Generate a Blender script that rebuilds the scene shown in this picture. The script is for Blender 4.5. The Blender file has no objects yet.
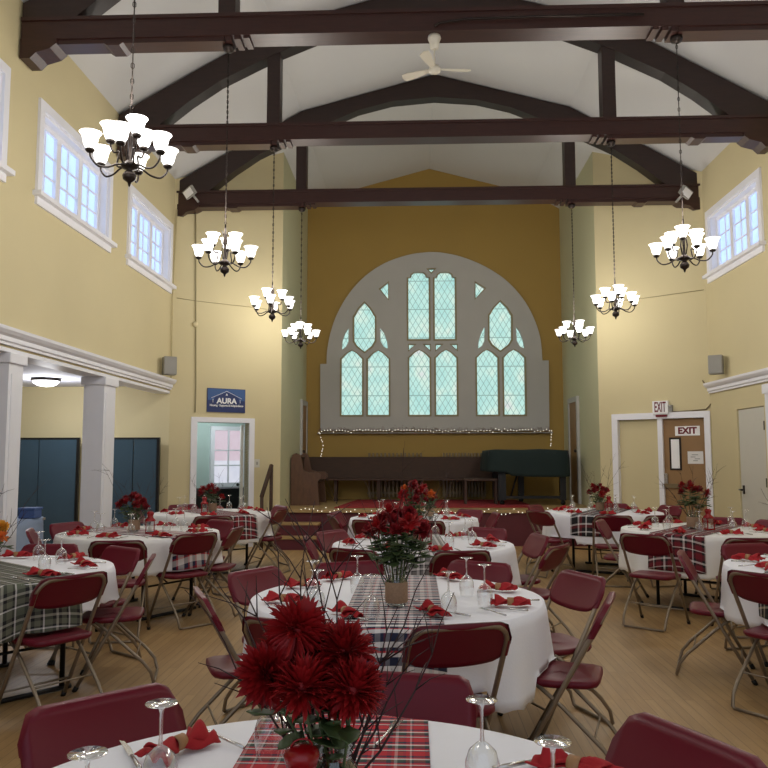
import bpy, bmesh, math, random
from mathutils import Vector, Matrix
random.seed(7)
PI = math.pi
COL = bpy.context.scene.collection
# ------------------------------------------------------------------ camera
F, YAW, PITCH, ROLL, CX, H = 790.0, .038, .0913, .001, -.3553, 1.5
def at(x, y, plane, val):
    """world point seen at photo pixel (x, y) on the plane x/y/z = val, or on a vertical plane (p0, p1)"""
    a, b = x-384, y-384
    c, s = math.cos(ROLL), math.sin(ROLL); u, v = c*a+s*b, -s*a+c*b
    d = Vector((u/F, 1, -v/F))
    c, s = math.cos(PITCH), math.sin(PITCH); d = Vector((d.x, c*d.y-s*d.z, s*d.y+c*d.z))
    c, s = math.cos(YAW), math.sin(YAW); d = Vector((c*d.x-s*d.y, s*d.x+c*d.y, d.z))
    o = Vector((CX, 0, H))
    if plane == 'w':
        p0, p1 = val; n = Vector((p1[1]-p0[1], p0[0]-p1[0], 0))
        t = (Vector((p0[0], p0[1], 0))-o).dot(n)/d.dot(n)
    else:
        i = 'xyz'.index(plane); t = (val-o[i])/d[i]
    return o+d*t
sc = bpy.context.scene
cam = bpy.data.cameras.new('camera'); cam.sensor_width = 36; cam.lens = 36*F/768; cam.clip_end = 200; cam.clip_start = .05
co = bpy.data.objects.new('camera', cam); COL.objects.link(co)
co.matrix_world = (Matrix.Translation((CX, 0, H)) @ Matrix.Rotation(YAW, 4, 'Z') @ Matrix.Rotation(PI/2+PITCH, 4, 'X') @ Matrix.Rotation(-ROLL, 4, 'Z'))
sc.camera = co
sc.view_settings.view_transform = 'Standard'; sc.view_settings.look = 'None'
sc.view_settings.gamma = 1; sc.view_settings.use_curve_mapping = False
sc.view_settings.exposure = 0.02

# ------------------------------------------------------------------ room numbers
W = 4.244; YC = 12.43; YD = 13.6; AX = 2.8; AL = 2.66; YB = 16.8; TS = 2.5688; T0 = 4.8786
BT, BB = 5.83, 5.61; PX = 2.18; STAGE = .6
CEIL = [(-W, 6.02), (-2.2, 7.17), (0, 7.76), (2.2, 7.17), (W, 6.02)]
def ceil_z(x):
    for (a, za), (b, zb) in zip(CEIL, CEIL[1:]):
        if a-1e-6 <= x <= b+1e-6: return za+(zb-za)*(x-a)/(b-a)
    return 6.02
# ------------------------------------------------------------------ materials
def srgb(r, g, b): return tuple(((c/255)/12.92 if c/255 <= .04045 else ((c/255+.055)/1.055)**2.4) for c in (r, g, b))
class NT:
    def __init__(s, name):
        s.m = bpy.data.materials.new(name); s.m.use_nodes = True; s.t = s.m.node_tree
        s.b = s.t.nodes['Principled BSDF']; s.out = s.t.nodes['Material Output']
    def n(s, k, **kw):
        o = s.t.nodes.new(k)
        for a, v in kw.items(): setattr(o, a, v)
        return o
    def l(s, a, b): s.t.links.new(a, b)
    def math(s, op, a, b=None):
        o = s.n('ShaderNodeMath', operation=op)
        for i, v in enumerate((a, b)):
            if v is None: continue
            if isinstance(v, (int, float)): o.inputs[i].default_value = v
            else: s.l(v, o.inputs[i])
        return o.outputs[0]
    def mix(s, f, a, b, blend='MIX'):
        o = s.n('ShaderNodeMix', data_type='RGBA', blend_type=blend)
        for i, v in ((0, f), (6, a), (7, b)):
            if isinstance(v, (int, float)): o.inputs[i].default_value = v
            elif isinstance(v, tuple): o.inputs[i].default_value = (*v, 1)
            else: s.l(v, o.inputs[i])
        return o.outputs[2]
def mat(name, c, rough=.5, metal=0, var=.06, scale=6, bump=0, bscale=60, emit=0, spec=None, sheen=0):
    N = NT(name); b = N.b
    b.inputs['Roughness'].default_value = rough; b.inputs['Metallic'].default_value = metal
    if spec is not None: b.inputs['Specular IOR Level'].default_value = spec
    if sheen: b.inputs['Sheen Weight'].default_value = sheen
    tc = N.n('ShaderNodeTexCoord'); no = N.n('ShaderNodeTexNoise'); no.inputs['Scale'].default_value = scale
    no.inputs['Detail'].default_value = 4
    N.l(tc.outputs['Object'], no.inputs['Vector'])
    lo = tuple(x*(1-var) for x in c); hi = tuple(min(1, x*(1+var)) for x in c)
    N.l(N.mix(no.outputs['Fac'], lo, hi), b.inputs['Base Color'])
    if bump:
        n2 = N.n('ShaderNodeTexNoise'); n2.inputs['Scale'].default_value = bscale; N.l(tc.outputs['Object'], n2.inputs['Vector'])
        bp = N.n('ShaderNodeBump'); bp.inputs['Strength'].default_value = bump; bp.inputs['Distance'].default_value = .01
        N.l(n2.outputs['Fac'], bp.inputs['Height']); N.l(bp.outputs[0], b.inputs['Normal'])
    if emit:
        b.inputs['Emission Color'].default_value = (*c, 1); b.inputs['Emission Strength'].default_value = emit
    return N.m
M = {}
M['cream'] = mat('cream_paint', srgb(206, 193, 152), .75, var=.05, scale=1.3, bump=.05, bscale=25)
M['ochre'] = mat('ochre_paint', srgb(160, 130, 62), .7, var=.05, scale=1.2, bump=.05, bscale=25)
M['greenish'] = mat('pale_green_paint', srgb(196, 194, 158), .75, var=.04, scale=1.2)
M['ceil'] = mat('white_ceiling', srgb(202, 202, 201), .8, var=.04, scale=.8)
M['white'] = mat('white_gloss_paint', srgb(234, 234, 240), .45, var=.03)
M['offwhite'] = mat('offwhite_door', srgb(206, 203, 192), .45, var=.03)
M['stone'] = mat('painted_tracery', srgb(180, 178, 172), .8, var=.05, scale=3)
M['groove'] = mat('tan_bead_paint', srgb(150, 140, 108), .8)  # even tan tone of the bead strips round the panes
M['aisle_ceil'] = mat('aisle_ceiling', srgb(212, 214, 226), .8)
M['teal_wall'] = mat('pale_teal_paint', srgb(178, 196, 190), .8)
M['partition'] = mat('teal_partition_fabric', srgb(52, 74, 88), .9, bump=.2, bscale=300)
M['black'] = mat('black_metal', srgb(20, 19, 19), .4, .3)
M['bronze'] = mat('dark_bronze', srgb(52, 44, 40), .35, .7)
M['tube'] = mat('greige_tube', srgb(140, 126, 108), .38, .55)
M['burg'] = mat('burgundy_plastic', srgb(100, 14, 34), .4, var=.05, spec=.3)
M['burg_panel'] = mat('burgundy_stage_skirt', srgb(88, 26, 36), .6)
M['redcarpet'] = mat('red_carpet', srgb(146, 28, 36), .95, bump=.3, bscale=200)
M['napkin'] = mat('red_napkin', srgb(160, 18, 28), .85, bump=.1, bscale=200)
M['ring'] = mat('wood_ring', srgb(160, 118, 78), .6)
M['red_metal'] = mat('red_lacquer', srgb(140, 10, 18), .25, .1)
M['petal'] = mat('red_petal', srgb(150, 4, 12), .6, var=.25, scale=30)
M['petal_rose'] = mat('rose_petal', srgb(132, 12, 24), .6, var=.25, scale=40)
M['orange'] = mat('orange_petal', srgb(226, 112, 40), .6, var=.3, scale=30)
M['yellow'] = mat('yellow_petal', srgb(232, 170, 60), .6, var=.2, scale=30)
M['leaf'] = mat('green_leaf', srgb(70, 88, 48), .55, var=.3, scale=20)
M['twig'] = mat('dark_red_twig', srgb(48, 24, 24), .7)
M['silver'] = mat('steel_cutlery', srgb(205, 203, 200), .25, .9)
M['navy'] = mat('navy_sign', srgb(30, 48, 100), .5)
M['navy2'] = mat('blue_sign_sky', srgb(52, 88, 142), .5)
M['signwhite'] = mat('sign_white', srgb(240, 240, 240), .6)
M['signred'] = mat('sign_red', srgb(110, 14, 34), .6)
M['grey'] = mat('grey_plastic', srgb(150, 148, 142), .6)
M['brown_door'] = mat('oak_door', srgb(144, 110, 70), .5, var=.15, scale=4)
M['piano_cover'] = mat('dark_green_cover', srgb(12, 32, 31), .85, bump=.3, bscale=8)
M['bluecloth'] = mat('blue_grey_cloth', srgb(150, 168, 196), .85, bump=.1)
M['bluebox'] = mat('blue_box', srgb(72, 98, 152), .6)
M['fan'] = mat('fan_enamel', srgb(206, 200, 184), .4)
M['rad'] = mat('radiator_metal', srgb(120, 104, 76), .5, .4)
M['brick'] = mat('pink_brick', srgb(190, 120, 130), .8, emit=.0)
M['burlap'] = mat('burlap', srgb(150, 122, 98), .95, var=.25, scale=90, bump=.4, bscale=200)
M['paper'] = mat('paper', srgb(225, 222, 218), .8)
M['cable'] = mat('painted_cable', srgb(164, 152, 116), .7)
M['garl'] = mat('tinsel', srgb(120, 90, 84), .5, var=.6, scale=80)

def wood(name, c1, c2, scale=(1, 1, 1), rough=.4):
    N = NT(name); tc = N.n('ShaderNodeTexCoord'); mp = N.n('ShaderNodeMapping'); mp.inputs['Scale'].default_value = scale
    N.l(tc.outputs['Object'], mp.inputs['Vector']); no = N.n('ShaderNodeTexNoise')
    no.inputs['Scale'].default_value = 5; no.inputs['Detail'].default_value = 6; N.l(mp.outputs[0], no.inputs['Vector'])
    N.l(N.mix(no.outputs['Fac'], c1, c2), N.b.inputs['Base Color']); N.b.inputs['Roughness'].default_value = rough
    return N.m
M['beam'] = wood('dark_stained_timber', srgb(34, 19, 17), srgb(70, 40, 34), (1, 10, 10), .35)
M['chord'] = wood('dark_chord_timber', srgb(30, 20, 18), srgb(58, 38, 33), (1, 6, 6), .4)
M['pew'] = wood('dark_pew_wood', srgb(38, 24, 16), srgb(80, 52, 32), (1, 4, 14), .65)
M['pewend'] = wood('brown_pew_end', srgb(70, 44, 26), srgb(112, 76, 48), (5, 5, 1.5), .4)
M['stagewood'] = wood('stage_boards', srgb(150, 122, 78), srgb(184, 154, 104), (1, 12, 1), .4)

def floor_mat():
    N = NT('strip_wood_floor'); tc = N.n('ShaderNodeTexCoord')
    mp = N.n('ShaderNodeMapping'); mp.inputs['Rotation'].default_value = (0, 0, PI/2)
    N.l(tc.outputs['Object'], mp.inputs['Vector'])
    br = N.n('ShaderNodeTexBrick'); br.offset = .37; br.inputs['Scale'].default_value = 1
    br.inputs['Brick Width'].default_value = 1.7; br.inputs['Row Height'].default_value = .062
    br.inputs['Mortar Size'].default_value = .0022; br.inputs['Mortar Smooth'].default_value = .3; br.inputs['Bias'].default_value = -.1
    br.inputs['Color1'].default_value = (*srgb(188, 152, 102), 1); br.inputs['Color2'].default_value = (*srgb(160, 124, 78), 1)
    br.inputs['Mortar'].default_value = (*srgb(96, 70, 42), 1)
    N.l(mp.outputs[0], br.inputs['Vector'])
    mp2 = N.n('ShaderNodeMapping'); mp2.inputs['Scale'].default_value = (14, .9, 1); N.l(tc.outputs['Object'], mp2.inputs['Vector'])
    no = N.n('ShaderNodeTexNoise'); no.inputs['Scale'].default_value = 3; no.inputs['Detail'].default_value = 5; N.l(mp2.outputs[0], no.inputs['Vector'])
    no2 = N.n('ShaderNodeTexNoise'); no2.inputs['Scale'].default_value = 1.1; no2.inputs['Detail'].default_value = 3; N.l(tc.outputs['Object'], no2.inputs['Vector'])
    c = N.mix(.42, br.outputs['Color'], N.mix(no.outputs['Fac'], srgb(118, 84, 46), srgb(206, 172, 120)), 'MIX')
    c = N.mix(.5, c, N.mix(no2.outputs['Fac'], (.5, .5, .5), (1, 1, 1)), 'MULTIPLY')
    N.l(c, N.b.inputs['Base Color'])
    r = N.n('ShaderNodeMapRange'); r.inputs[3].default_value = .36; r.inputs[4].default_value = .58; N.l(no2.outputs['Fac'], r.inputs[0])
    N.l(r.outputs[0], N.b.inputs['Roughness'])
    return N.m
M['floor'] = floor_mat()

def plaid(name, base, stripes, period=.16, tw=.5):
    """tartan: the same stripe sequence woven across u and v (UV in metres)"""
    N = NT(name); uv = N.n('ShaderNodeUVMap'); sp = N.n('ShaderNodeSeparateXYZ'); N.l(uv.outputs[0], sp.inputs[0])
    outs = []
    for k in (0, 1):
        f = N.math('FRACT', N.math('DIVIDE', sp.outputs[k], period))
        cr = N.n('ShaderNodeValToRGB'); cr.color_ramp.interpolation = 'CONSTANT'
        el = cr.color_ramp.elements
        el[0].position = 0; el[0].color = (*base, 1)
        el[1].position = stripes[0][0]; el[1].color = (*stripes[0][1], 1)
        for p, c in stripes[1:]: e = el.new(p); e.color = (*c, 1)
        N.l(f, cr.inputs[0]); outs.append(cr.outputs[0])
    N.l(N.mix(tw, outs[0], outs[1]), N.b.inputs['Base Color']); N.b.inputs['Roughness'].default_value = .9
    return N.m
RED, NAV, WHT, GRN, BLK, CRM, GRY = srgb(186, 34, 46), srgb(32, 38, 66), srgb(226, 222, 220), srgb(48, 74, 60), srgb(28, 26, 30), srgb(208, 196, 170), srgb(120, 118, 116)
PL = {}
PL['T1'] = plaid('red_navy_white_plaid', RED, [(.3, NAV), (.42, RED), (.5, WHT), (.58, GRN), (.72, NAV), (.8, RED), (.9, WHT), (.95, NAV)], .095, .74)
PL['T2'] = plaid('navy_white_red_plaid', NAV, [(.22, WHT), (.46, NAV), (.6, RED), (.68, WHT), (.86, NAV)], .10, .8)
PL['T3'] = plaid('grey_white_black_plaid', GRY, [(.2, WHT), (.4, BLK), (.5, GRY), (.65, WHT), (.8, BLK), (.88, GRY)], .10)
PL['T4'] = PL['T3']
PL['L1'] = plaid('green_black_white_plaid', srgb(92, 96, 80), [(.2, BLK), (.34, srgb(176, 172, 160)), (.44, BLK), (.56, srgb(104, 104, 88)), (.76, BLK), (.84, WHT), (.9, srgb(92, 96, 80))], .15)
PL['L2'] = plaid('navy_red_white_plaid', WHT, [(.2, NAV), (.42, RED), (.52, WHT), (.68, NAV), (.84, RED), (.92, WHT)], .19)
PL['L3'] = plaid('red_black_white_plaid', srgb(128, 26, 38), [(.25, BLK), (.42, WHT), (.52, BLK), (.68, srgb(128, 26, 38)), (.86, WHT), (.92, BLK)], .17)
PL['R2'] = plaid('dark_red_black_white_plaid', srgb(112, 22, 36), [(.28, BLK), (.4, WHT), (.5, BLK), (.62, srgb(112, 22, 36)), (.84, WHT), (.89, BLK)], .18)
PL['R3'] = plaid('black_white_red_plaid', BLK, [(.3, WHT), (.4, srgb(120, 28, 38)), (.58, BLK), (.8, WHT), (.88, BLK)], .2)
PL['R1'] = plaid('black_cream_plaid', srgb(66, 72, 60), [(.25, BLK), (.4, WHT), (.5, BLK), (.66, CRM), (.75, BLK)], .14)

def glass_mat(name, tint=(1, 1, 1), edge=(.92, .94, .95), base=.11):
    N = NT(name); t = N.n('ShaderNodeBsdfTransparent'); t.inputs[0].default_value = (*tint, 1)
    g = N.n('ShaderNodeBsdfGlossy'); g.inputs['Color'].default_value = (*edge, 1); g.inputs['Roughness'].default_value = .06
    lw = N.n('ShaderNodeLayerWeight'); lw.inputs[0].default_value = .35
    mr = N.n('ShaderNodeMapRange'); mr.inputs[1].default_value = .1; mr.inputs[2].default_value = .9; mr.inputs[3].default_value = base; mr.inputs[4].default_value = .75
    N.l(lw.outputs['Facing'], mr.inputs[0]); mx = N.n('ShaderNodeMixShader')
    N.l(mr.outputs[0], mx.inputs[0]); N.l(t.outputs[0], mx.inputs[1]); N.l(g.outputs[0], mx.inputs[2]); N.l(mx.outputs[0], N.out.inputs[0])
    return N.m
M['glass'] = glass_mat('clear_glass', (.97, .98, .98))
M['glass_foot'] = glass_mat('thick_glass', (.97, .98, .98), (1, 1, 1), .42)
M['jar'] = glass_mat('jar_glass', (.86, .9, .88))
M['cloth'] = mat('white_linen', srgb(236, 237, 244), .85, var=.03, scale=4, bump=.08, bscale=90)
M['cloth2'] = mat('ivory_linen', srgb(230, 229, 228), .85, var=.03, scale=4, bump=.08, bscale=90)

def emit_mat(name, c, s):
    N = NT(name); N.b.inputs['Base Color'].default_value = (*c, 1)
    N.b.inputs['Emission Color'].default_value = (*c, 1); N.b.inputs['Emission Strength'].default_value = s
    tc = N.n('ShaderNodeTexCoord'); no = N.n('ShaderNodeTexNoise'); no.inputs['Scale'].default_value = 3; N.l(tc.outputs['Object'], no.inputs['Vector'])
    N.l(N.mix(no.outputs['Fac'], tuple(x*.92 for x in c), c), N.b.inputs['Emission Color'])
    return N.m
M['shade'] = emit_mat('lit_frosted_glass', (1, .98, .95), 2.4)
M['bulb'] = emit_mat('lit_fairy_bulb', (1, .93, .8), 1.6)
M['dome'] = emit_mat('lit_dome_glass', (.98, .98, 1), 2.5)
M['pane'] = emit_mat('daylit_pane', srgb(168, 198, 246), 1.0)
def blinds():
    N = NT('daylit_blinds'); tc = N.n('ShaderNodeTexCoord'); sp = N.n('ShaderNodeSeparateXYZ'); N.l(tc.outputs['Object'], sp.inputs[0])
    no = N.n('ShaderNodeTexNoise'); no.inputs['Scale'].default_value = 4; N.l(tc.outputs['Object'], no.inputs['Vector'])
    f = N.math('GREATER_THAN', sp.outputs[2], 1.42)
    c = N.mix(f, N.mix(no.outputs['Fac'], srgb(200, 205, 225), srgb(238, 238, 246)), N.mix(no.outputs['Fac'], srgb(206, 178, 192), srgb(226, 212, 224)))
    N.l(c, N.b.inputs['Emission Color']); N.b.inputs['Emission Strength'].default_value = .85; N.b.inputs['Base Color'].default_value = (.1, .1, .1, 1)
    return N.m
M['blinds'] = blinds()
def lattice():
    N = NT('leaded_glass_backlit'); tc = N.n('ShaderNodeTexCoord'); sp = N.n('ShaderNodeSeparateXYZ'); N.l(tc.outputs['Object'], sp.inputs[0])
    x = N.math('DIVIDE', sp.outputs[0], .125); z = N.math('DIVIDE', sp.outputs[2], .21)
    def line(v, w):
        return N.math('LESS_THAN', N.math('ABSOLUTE', N.math('SUBTRACT', N.math('FRACT', v), .5)), w)
    a = line(N.math('ADD', x, z), .05); b = line(N.math('SUBTRACT', x, z), .05)
    h = line(N.math('DIVIDE', sp.outputs[2], .62), .014)
    m = N.math('MAXIMUM', N.math('MAXIMUM', a, b), h)
    no = N.n('ShaderNodeTexNoise'); no.inputs['Scale'].default_value = 2.2; N.l(tc.outputs['Object'], no.inputs['Vector'])
    cr = N.n('ShaderNodeValToRGB'); e = cr.color_ramp.elements
    e[0].position = .3; e[0].color = (*srgb(164, 214, 210), 1); e[1].position = .75; e[1].color = (*srgb(214, 214, 216), 1)
    e.new(.5).color = (*srgb(184, 224, 216), 1); e.new(.62).color = (*srgb(204, 228, 216), 1)
    N.l(no.outputs['Fac'], cr.inputs[0])
    c = N.mix(m, cr.outputs[0], srgb(118, 156, 150))
    N.l(c, N.b.inputs['Emission Color']); N.b.inputs['Emission Strength'].default_value = 1.0; N.b.inputs['Base Color'].default_value = (.12, .15, .14, 1)
    return N.m
M['lattice'] = lattice()

# ------------------------------------------------------------------ mesh builder
class MB:
    def __init__(s): s.v = []; s.f = []; s.sm = []; s.uv = None
    def add(s, vs, fs, smooth=False):
        o = len(s.v); s.v += [tuple(v) for v in vs]; s.f += [tuple(i+o for i in f) for f in fs]; s.sm += [smooth]*len(fs); return s
    def box(s, x0, x1, y0, y1, z0, z1, mtx=None):
        vs = [Vector((x, y, z)) for z in (z0, z1) for y in (y0, y1) for x in (x0, x1)]
        if mtx: vs = [mtx @ v for v in vs]
        return s.add(vs, [(0, 2, 3, 1), (4, 5, 7, 6), (0, 1, 5, 4), (2, 6, 7, 3), (0, 4, 6, 2), (1, 3, 7, 5)])
    def prism(s, pts, off, smooth=False):
        """closed outline pts (3D) pushed along off"""
        n = len(pts); off = Vector(off); a = [Vector(p) for p in pts]
        vs = a+[p+off for p in a]
        return s.add(vs, [tuple(range(n-1, -1, -1)), tuple(range(n, 2*n))]+[(i, (i+1) % n, (i+1) % n+n, i+n) for i in range(n)], smooth)
    def tube(s, path, r, n=8, cap=True, closed=False):
        P = [Vector(p) for p in path]; m = len(P); R = r if isinstance(r, (list, tuple)) else [r]*m
        vs = []; up = None
        for i in range(m):
            if closed: t = P[(i+1) % m]-P[i-1]
            else: t = P[min(i+1, m-1)]-P[max(i-1, 0)]
            t.normalize()
            if up is None: up = t.orthogonal().normalized()
            else:
                up = up-t*up.dot(t)
                up = up.normalized() if up.length > 1e-6 else t.orthogonal().normalized()
            w = t.cross(up)
            for k in range(n): a = 2*PI*k/n; vs.append(P[i]+(up*math.cos(a)+w*math.sin(a))*R[i])
        fs = []
        for i in range(m if closed else m-1):
            j = (i+1) % m
            for k in range(n): fs.append((i*n+k, i*n+(k+1) % n, j*n+(k+1) % n, j*n+k))
        if cap and not closed: fs += [tuple(range(n-1, -1, -1)), tuple((m-1)*n+k for k in range(n))]
        return s.add(vs, fs, True)
    def lathe(s, prof, n=20, c=(0, 0, 0), mtx=None):
        vs = []
        for r, z in prof:
            for k in range(n):
                a = 2*PI*k/n; v = Vector((c[0]+r*math.cos(a), c[1]+r*math.sin(a), c[2]+z)); vs.append(mtx @ v if mtx else v)
        fs = [(i*n+k, i*n+(k+1) % n, (i+1)*n+(k+1) % n, (i+1)*n+k) for i in range(len(prof)-1) for k in range(n)]
        return s.add(vs, fs, True)
    def grid(s, fn, nu, nv, smooth=True, cu=False):
        vs = [fn(i/(nu if cu else nu-1) if nu > 1 else 0, j/(nv-1)) for j in range(nv) for i in range(nu)]
        fs = []
        for j in range(nv-1):
            for i in range(nu if cu else nu-1):
                k = (i+1) % nu; fs.append((j*nu+i, j*nu+k, (j+1)*nu+k, (j+1)*nu+i))
        return s.add(vs, fs, smooth)
    def sphere(s, c, r, n=12, m=8, sc=(1, 1, 1)):
        return s.lathe([(max(.0004, r*sc[0]*math.sin(PI*i/m)), -r*sc[2]*math.cos(PI*i/m)) for i in range(m+1)], n, c)
    def build(s, name, material, parent=None, bevel=0, solid=0, uvs=None, merge=False):
        me = bpy.data.meshes.new(name); me.from_pydata(s.v, [], s.f)
        me.polygons.foreach_set('use_smooth', s.sm)
        if uvs:
            l = me.uv_layers.new(name='UVMap')
            for lp in me.loops: l.data[lp.index].uv = uvs[lp.vertex_index]
        me.materials.append(material if not isinstance(material, str) else M[material]); me.update()
        if bevel or merge:
            bm = bmesh.new(); bm.from_mesh(me)
            if merge: bmesh.ops.remove_doubles(bm, verts=bm.verts, dist=1e-5)
            if bevel:
                es = [e for e in bm.edges if len(e.link_faces) == 2 and e.calc_face_angle(0) > .6]
                bmesh.ops.bevel(bm, geom=es, offset=bevel, segments=2, profile=.6, affect='EDGES')
            bm.to_mesh(me); bm.free()
        o = bpy.data.objects.new(name, me); COL.objects.link(o)
        if parent: o.parent = parent
        if solid:
            md = o.modifiers.new('solid', 'SOLIDIFY'); md.thickness = solid; md.offset = 0
        return o
def tag(o, label=None, cat=None, group=None, kind=None):
    if label: o['label'] = label
    if cat: o['category'] = cat
    if group: o['group'] = group
    if kind: o['kind'] = kind
    return o
def thing(name, label, cat, loc=(0, 0, 0), rz=0, group=None):
    o = bpy.data.objects.new(name, None); COL.objects.link(o); o.empty_display_size = .1
    o.location = loc; o.rotation_euler = (0, 0, rz); return tag(o, label, cat, group)
def struct(name, mb, m, **k): return tag(mb.build(name, m, **k), kind='structure')
CH = {}
def kids(o):
    return [c for c in ALLC.get(o.name, [])]
def dup(o, loc=None, rz=None, label=None, group=None, parent=None, first={}):
    c = o.copy(); COL.objects.link(c)
    if parent is not None: c.parent = parent
    if loc is not None: c.location = loc
    if rz is not None: c.rotation_euler = (0, 0, rz)
    if label: c['label'] = label
    if group: c['group'] = group
    for ch in list(o.children): dup(ch, parent=c)
    return c
USED = set()
def use(proto, loc, rz, label, group, scale=None):
    """first call moves the prototype itself, later calls copy it"""
    if proto.name not in USED:
        USED.add(proto.name); o = proto; o.location = loc; o.rotation_euler = (0, 0, rz); o['label'] = label; o['group'] = group
    else: o = dup(proto, loc, rz, label, group)
    if scale: o.scale = scale
    return o
def V2(a, b, t): return (a[0]+(b[0]-a[0])*t, a[1]+(b[1]-a[1])*t)
def text_mesh(name, s, size, m, parent, mtx, bold=0, width=None):
    cu = bpy.data.curves.new(name, 'FONT'); cu.body = s; cu.size = size; cu.align_x = 'CENTER'; cu.align_y = 'CENTER'; cu.extrude = .002; cu.offset = bold
    o = bpy.data.objects.new(name, cu); COL.objects.link(o); bpy.context.view_layer.update()
    me = bpy.data.meshes.new_from_object(o.evaluated_get(bpy.context.evaluated_depsgraph_get()))
    COL.objects.unlink(o); bpy.data.objects.remove(o)
    if width:
        xs = [v.co.x for v in me.vertices]; k = width/(max(xs)-min(xs))
        for v in me.vertices: v.co.x *= k
    me.materials.clear(); me.materials.append(M[m])
    q = bpy.data.objects.new(name, me); COL.objects.link(q); me.transform(mtx)
    if parent: q.parent = parent
    return q
def plate_with_holes(name, outer, holes, y0, y1, m, to=lambda a, b, c: (a, c, b), parent=None, bev=0):
    """2D outline with holes extruded from y0 to y1; outline in (a,b); to(a,b,depth)"""
    cu = bpy.data.curves.new(name, 'CURVE'); cu.dimensions = '2D'; cu.fill_mode = 'BOTH'; cu.extrude = abs(y1-y0)/2
    for pts in [outer]+holes:
        sp = cu.splines.new('POLY'); sp.points.add(len(pts)-1); sp.use_cyclic_u = True
        for i, p in enumerate(pts): sp.points[i].co = (p[0], p[1], 0, 1)
    o = bpy.data.objects.new(name, cu); COL.objects.link(o); bpy.context.view_layer.update()
    me = bpy.data.meshes.new_from_object(o.evaluated_get(bpy.context.evaluated_depsgraph_get()))
    COL.objects.unlink(o); bpy.data.objects.remove(o)
    ym = (y0+y1)/2
    for v in me.vertices: v.co = Vector(to(v.co.x, v.co.y, ym+v.co.z))
    for p in me.polygons: p.use_smooth = False
    me.materials.clear(); me.materials.append(M[m])
    bm = bmesh.new(); bm.from_mesh(me); bmesh.ops.recalc_face_normals(bm, faces=bm.faces); bm.to_mesh(me); bm.free()
    q = bpy.data.objects.new(name, me); COL.objects.link(q)
    if parent: q.parent = parent
    return q

# ================================================================== THE ROOM
YN = -3.2     # the hall runs on behind the viewer
struct('floor', MB().box(-7.2, 7.2, YN, 15.5, -.12, 0), 'floor')
# ceiling: four sloping planes as one thick shell
mb = MB(); pr = [(x, z) for x, z in CEIL]; up = [(x, z+.15) for x, z in reversed(CEIL)]
mb.prism([(x, YN, z) for x, z in pr+up], (0, YB+.4-YN, 0)); struct('ceiling', mb, 'ceil')
def rect_wall(name, m, u0, u1, z0, z1, holes, to, t=.25):
    """wall of cells between breaks, leaving rectangular holes; to(u, depth, z)"""
    us = sorted({u0, u1, *[h[0] for h in holes], *[h[1] for h in holes]}); zs = sorted({z0, z1, *[h[2] for h in holes], *[h[3] for h in holes]})
    mb = MB(); idx = {}
    def vid(i, j, k):
        if (i, j, k) not in idx: idx[(i, j, k)] = len(mb.v); mb.v.append(tuple(to(us[i], t*k, zs[j])))
        return idx[(i, j, k)]
    solid = lambda i, j: 0 <= i < len(us)-1 and 0 <= j < len(zs)-1 and not any(h[0] <= (us[i]+us[i+1])/2 <= h[1] and h[2] <= (zs[j]+zs[j+1])/2 <= h[3] for h in holes)
    for i in range(len(us)-1):
        for j in range(len(zs)-1):
            if not solid(i, j): continue
            fs = [tuple(vid(*q) for q in ((i, j, 0), (i+1, j, 0), (i+1, j+1, 0), (i, j+1, 0))), tuple(vid(*q) for q in ((i, j, 1), (i, j+1, 1), (i+1, j+1, 1), (i+1, j, 1)))]
            if not solid(i-1, j): fs.append(tuple(vid(*q) for q in ((i, j, 0), (i, j+1, 0), (i, j+1, 1), (i, j, 1))))
            if not solid(i+1, j): fs.append(tuple(vid(*q) for q in ((i+1, j, 0), (i+1, j, 1), (i+1, j+1, 1), (i+1, j+1, 0))))
            if not solid(i, j-1): fs.append(tuple(vid(*q) for q in ((i, j, 0), (i, j, 1), (i+1, j, 1), (i+1, j, 0))))
            if not solid(i, j+1): fs.append(tuple(vid(*q) for q in ((i, j+1, 0), (i+1, j+1, 0), (i+1, j+1, 1), (i, j+1, 1))))
            mb.f += fs; mb.sm += [False]*len(fs)
    o = struct(name, mb, m); bm = bmesh.new(); bm.from_mesh(o.data); bmesh.ops.recalc_face_normals(bm, faces=bm.faces); bm.to_mesh(o.data); bm.free()
    return o
WZ0, WZ1 = 4.22, 5.12
LW = [(2.55, 4.35), (5.18, 7.05), (7.87, 9.66), (10.46, 12.2)]
rect_wall('wall_left', 'cream', YN, YC, 2.54, 6.04, [(a, b, WZ0, WZ1) for a, b in LW], lambda u, d, z: (-W-d, u, z))
RW = [(2.55, 4.35), (5.18, 7.05), (7.75, 9.55), (10.42, 12.18)]
rect_wall('wall_right', 'cream', YN, YC, 0, 6.04, [(a, b, WZ0+.08, WZ1+.08) for a, b in RW]+[(10.56, 11.44, 0, 2.16)], lambda u, d, z: (W+d, u, z))
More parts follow.
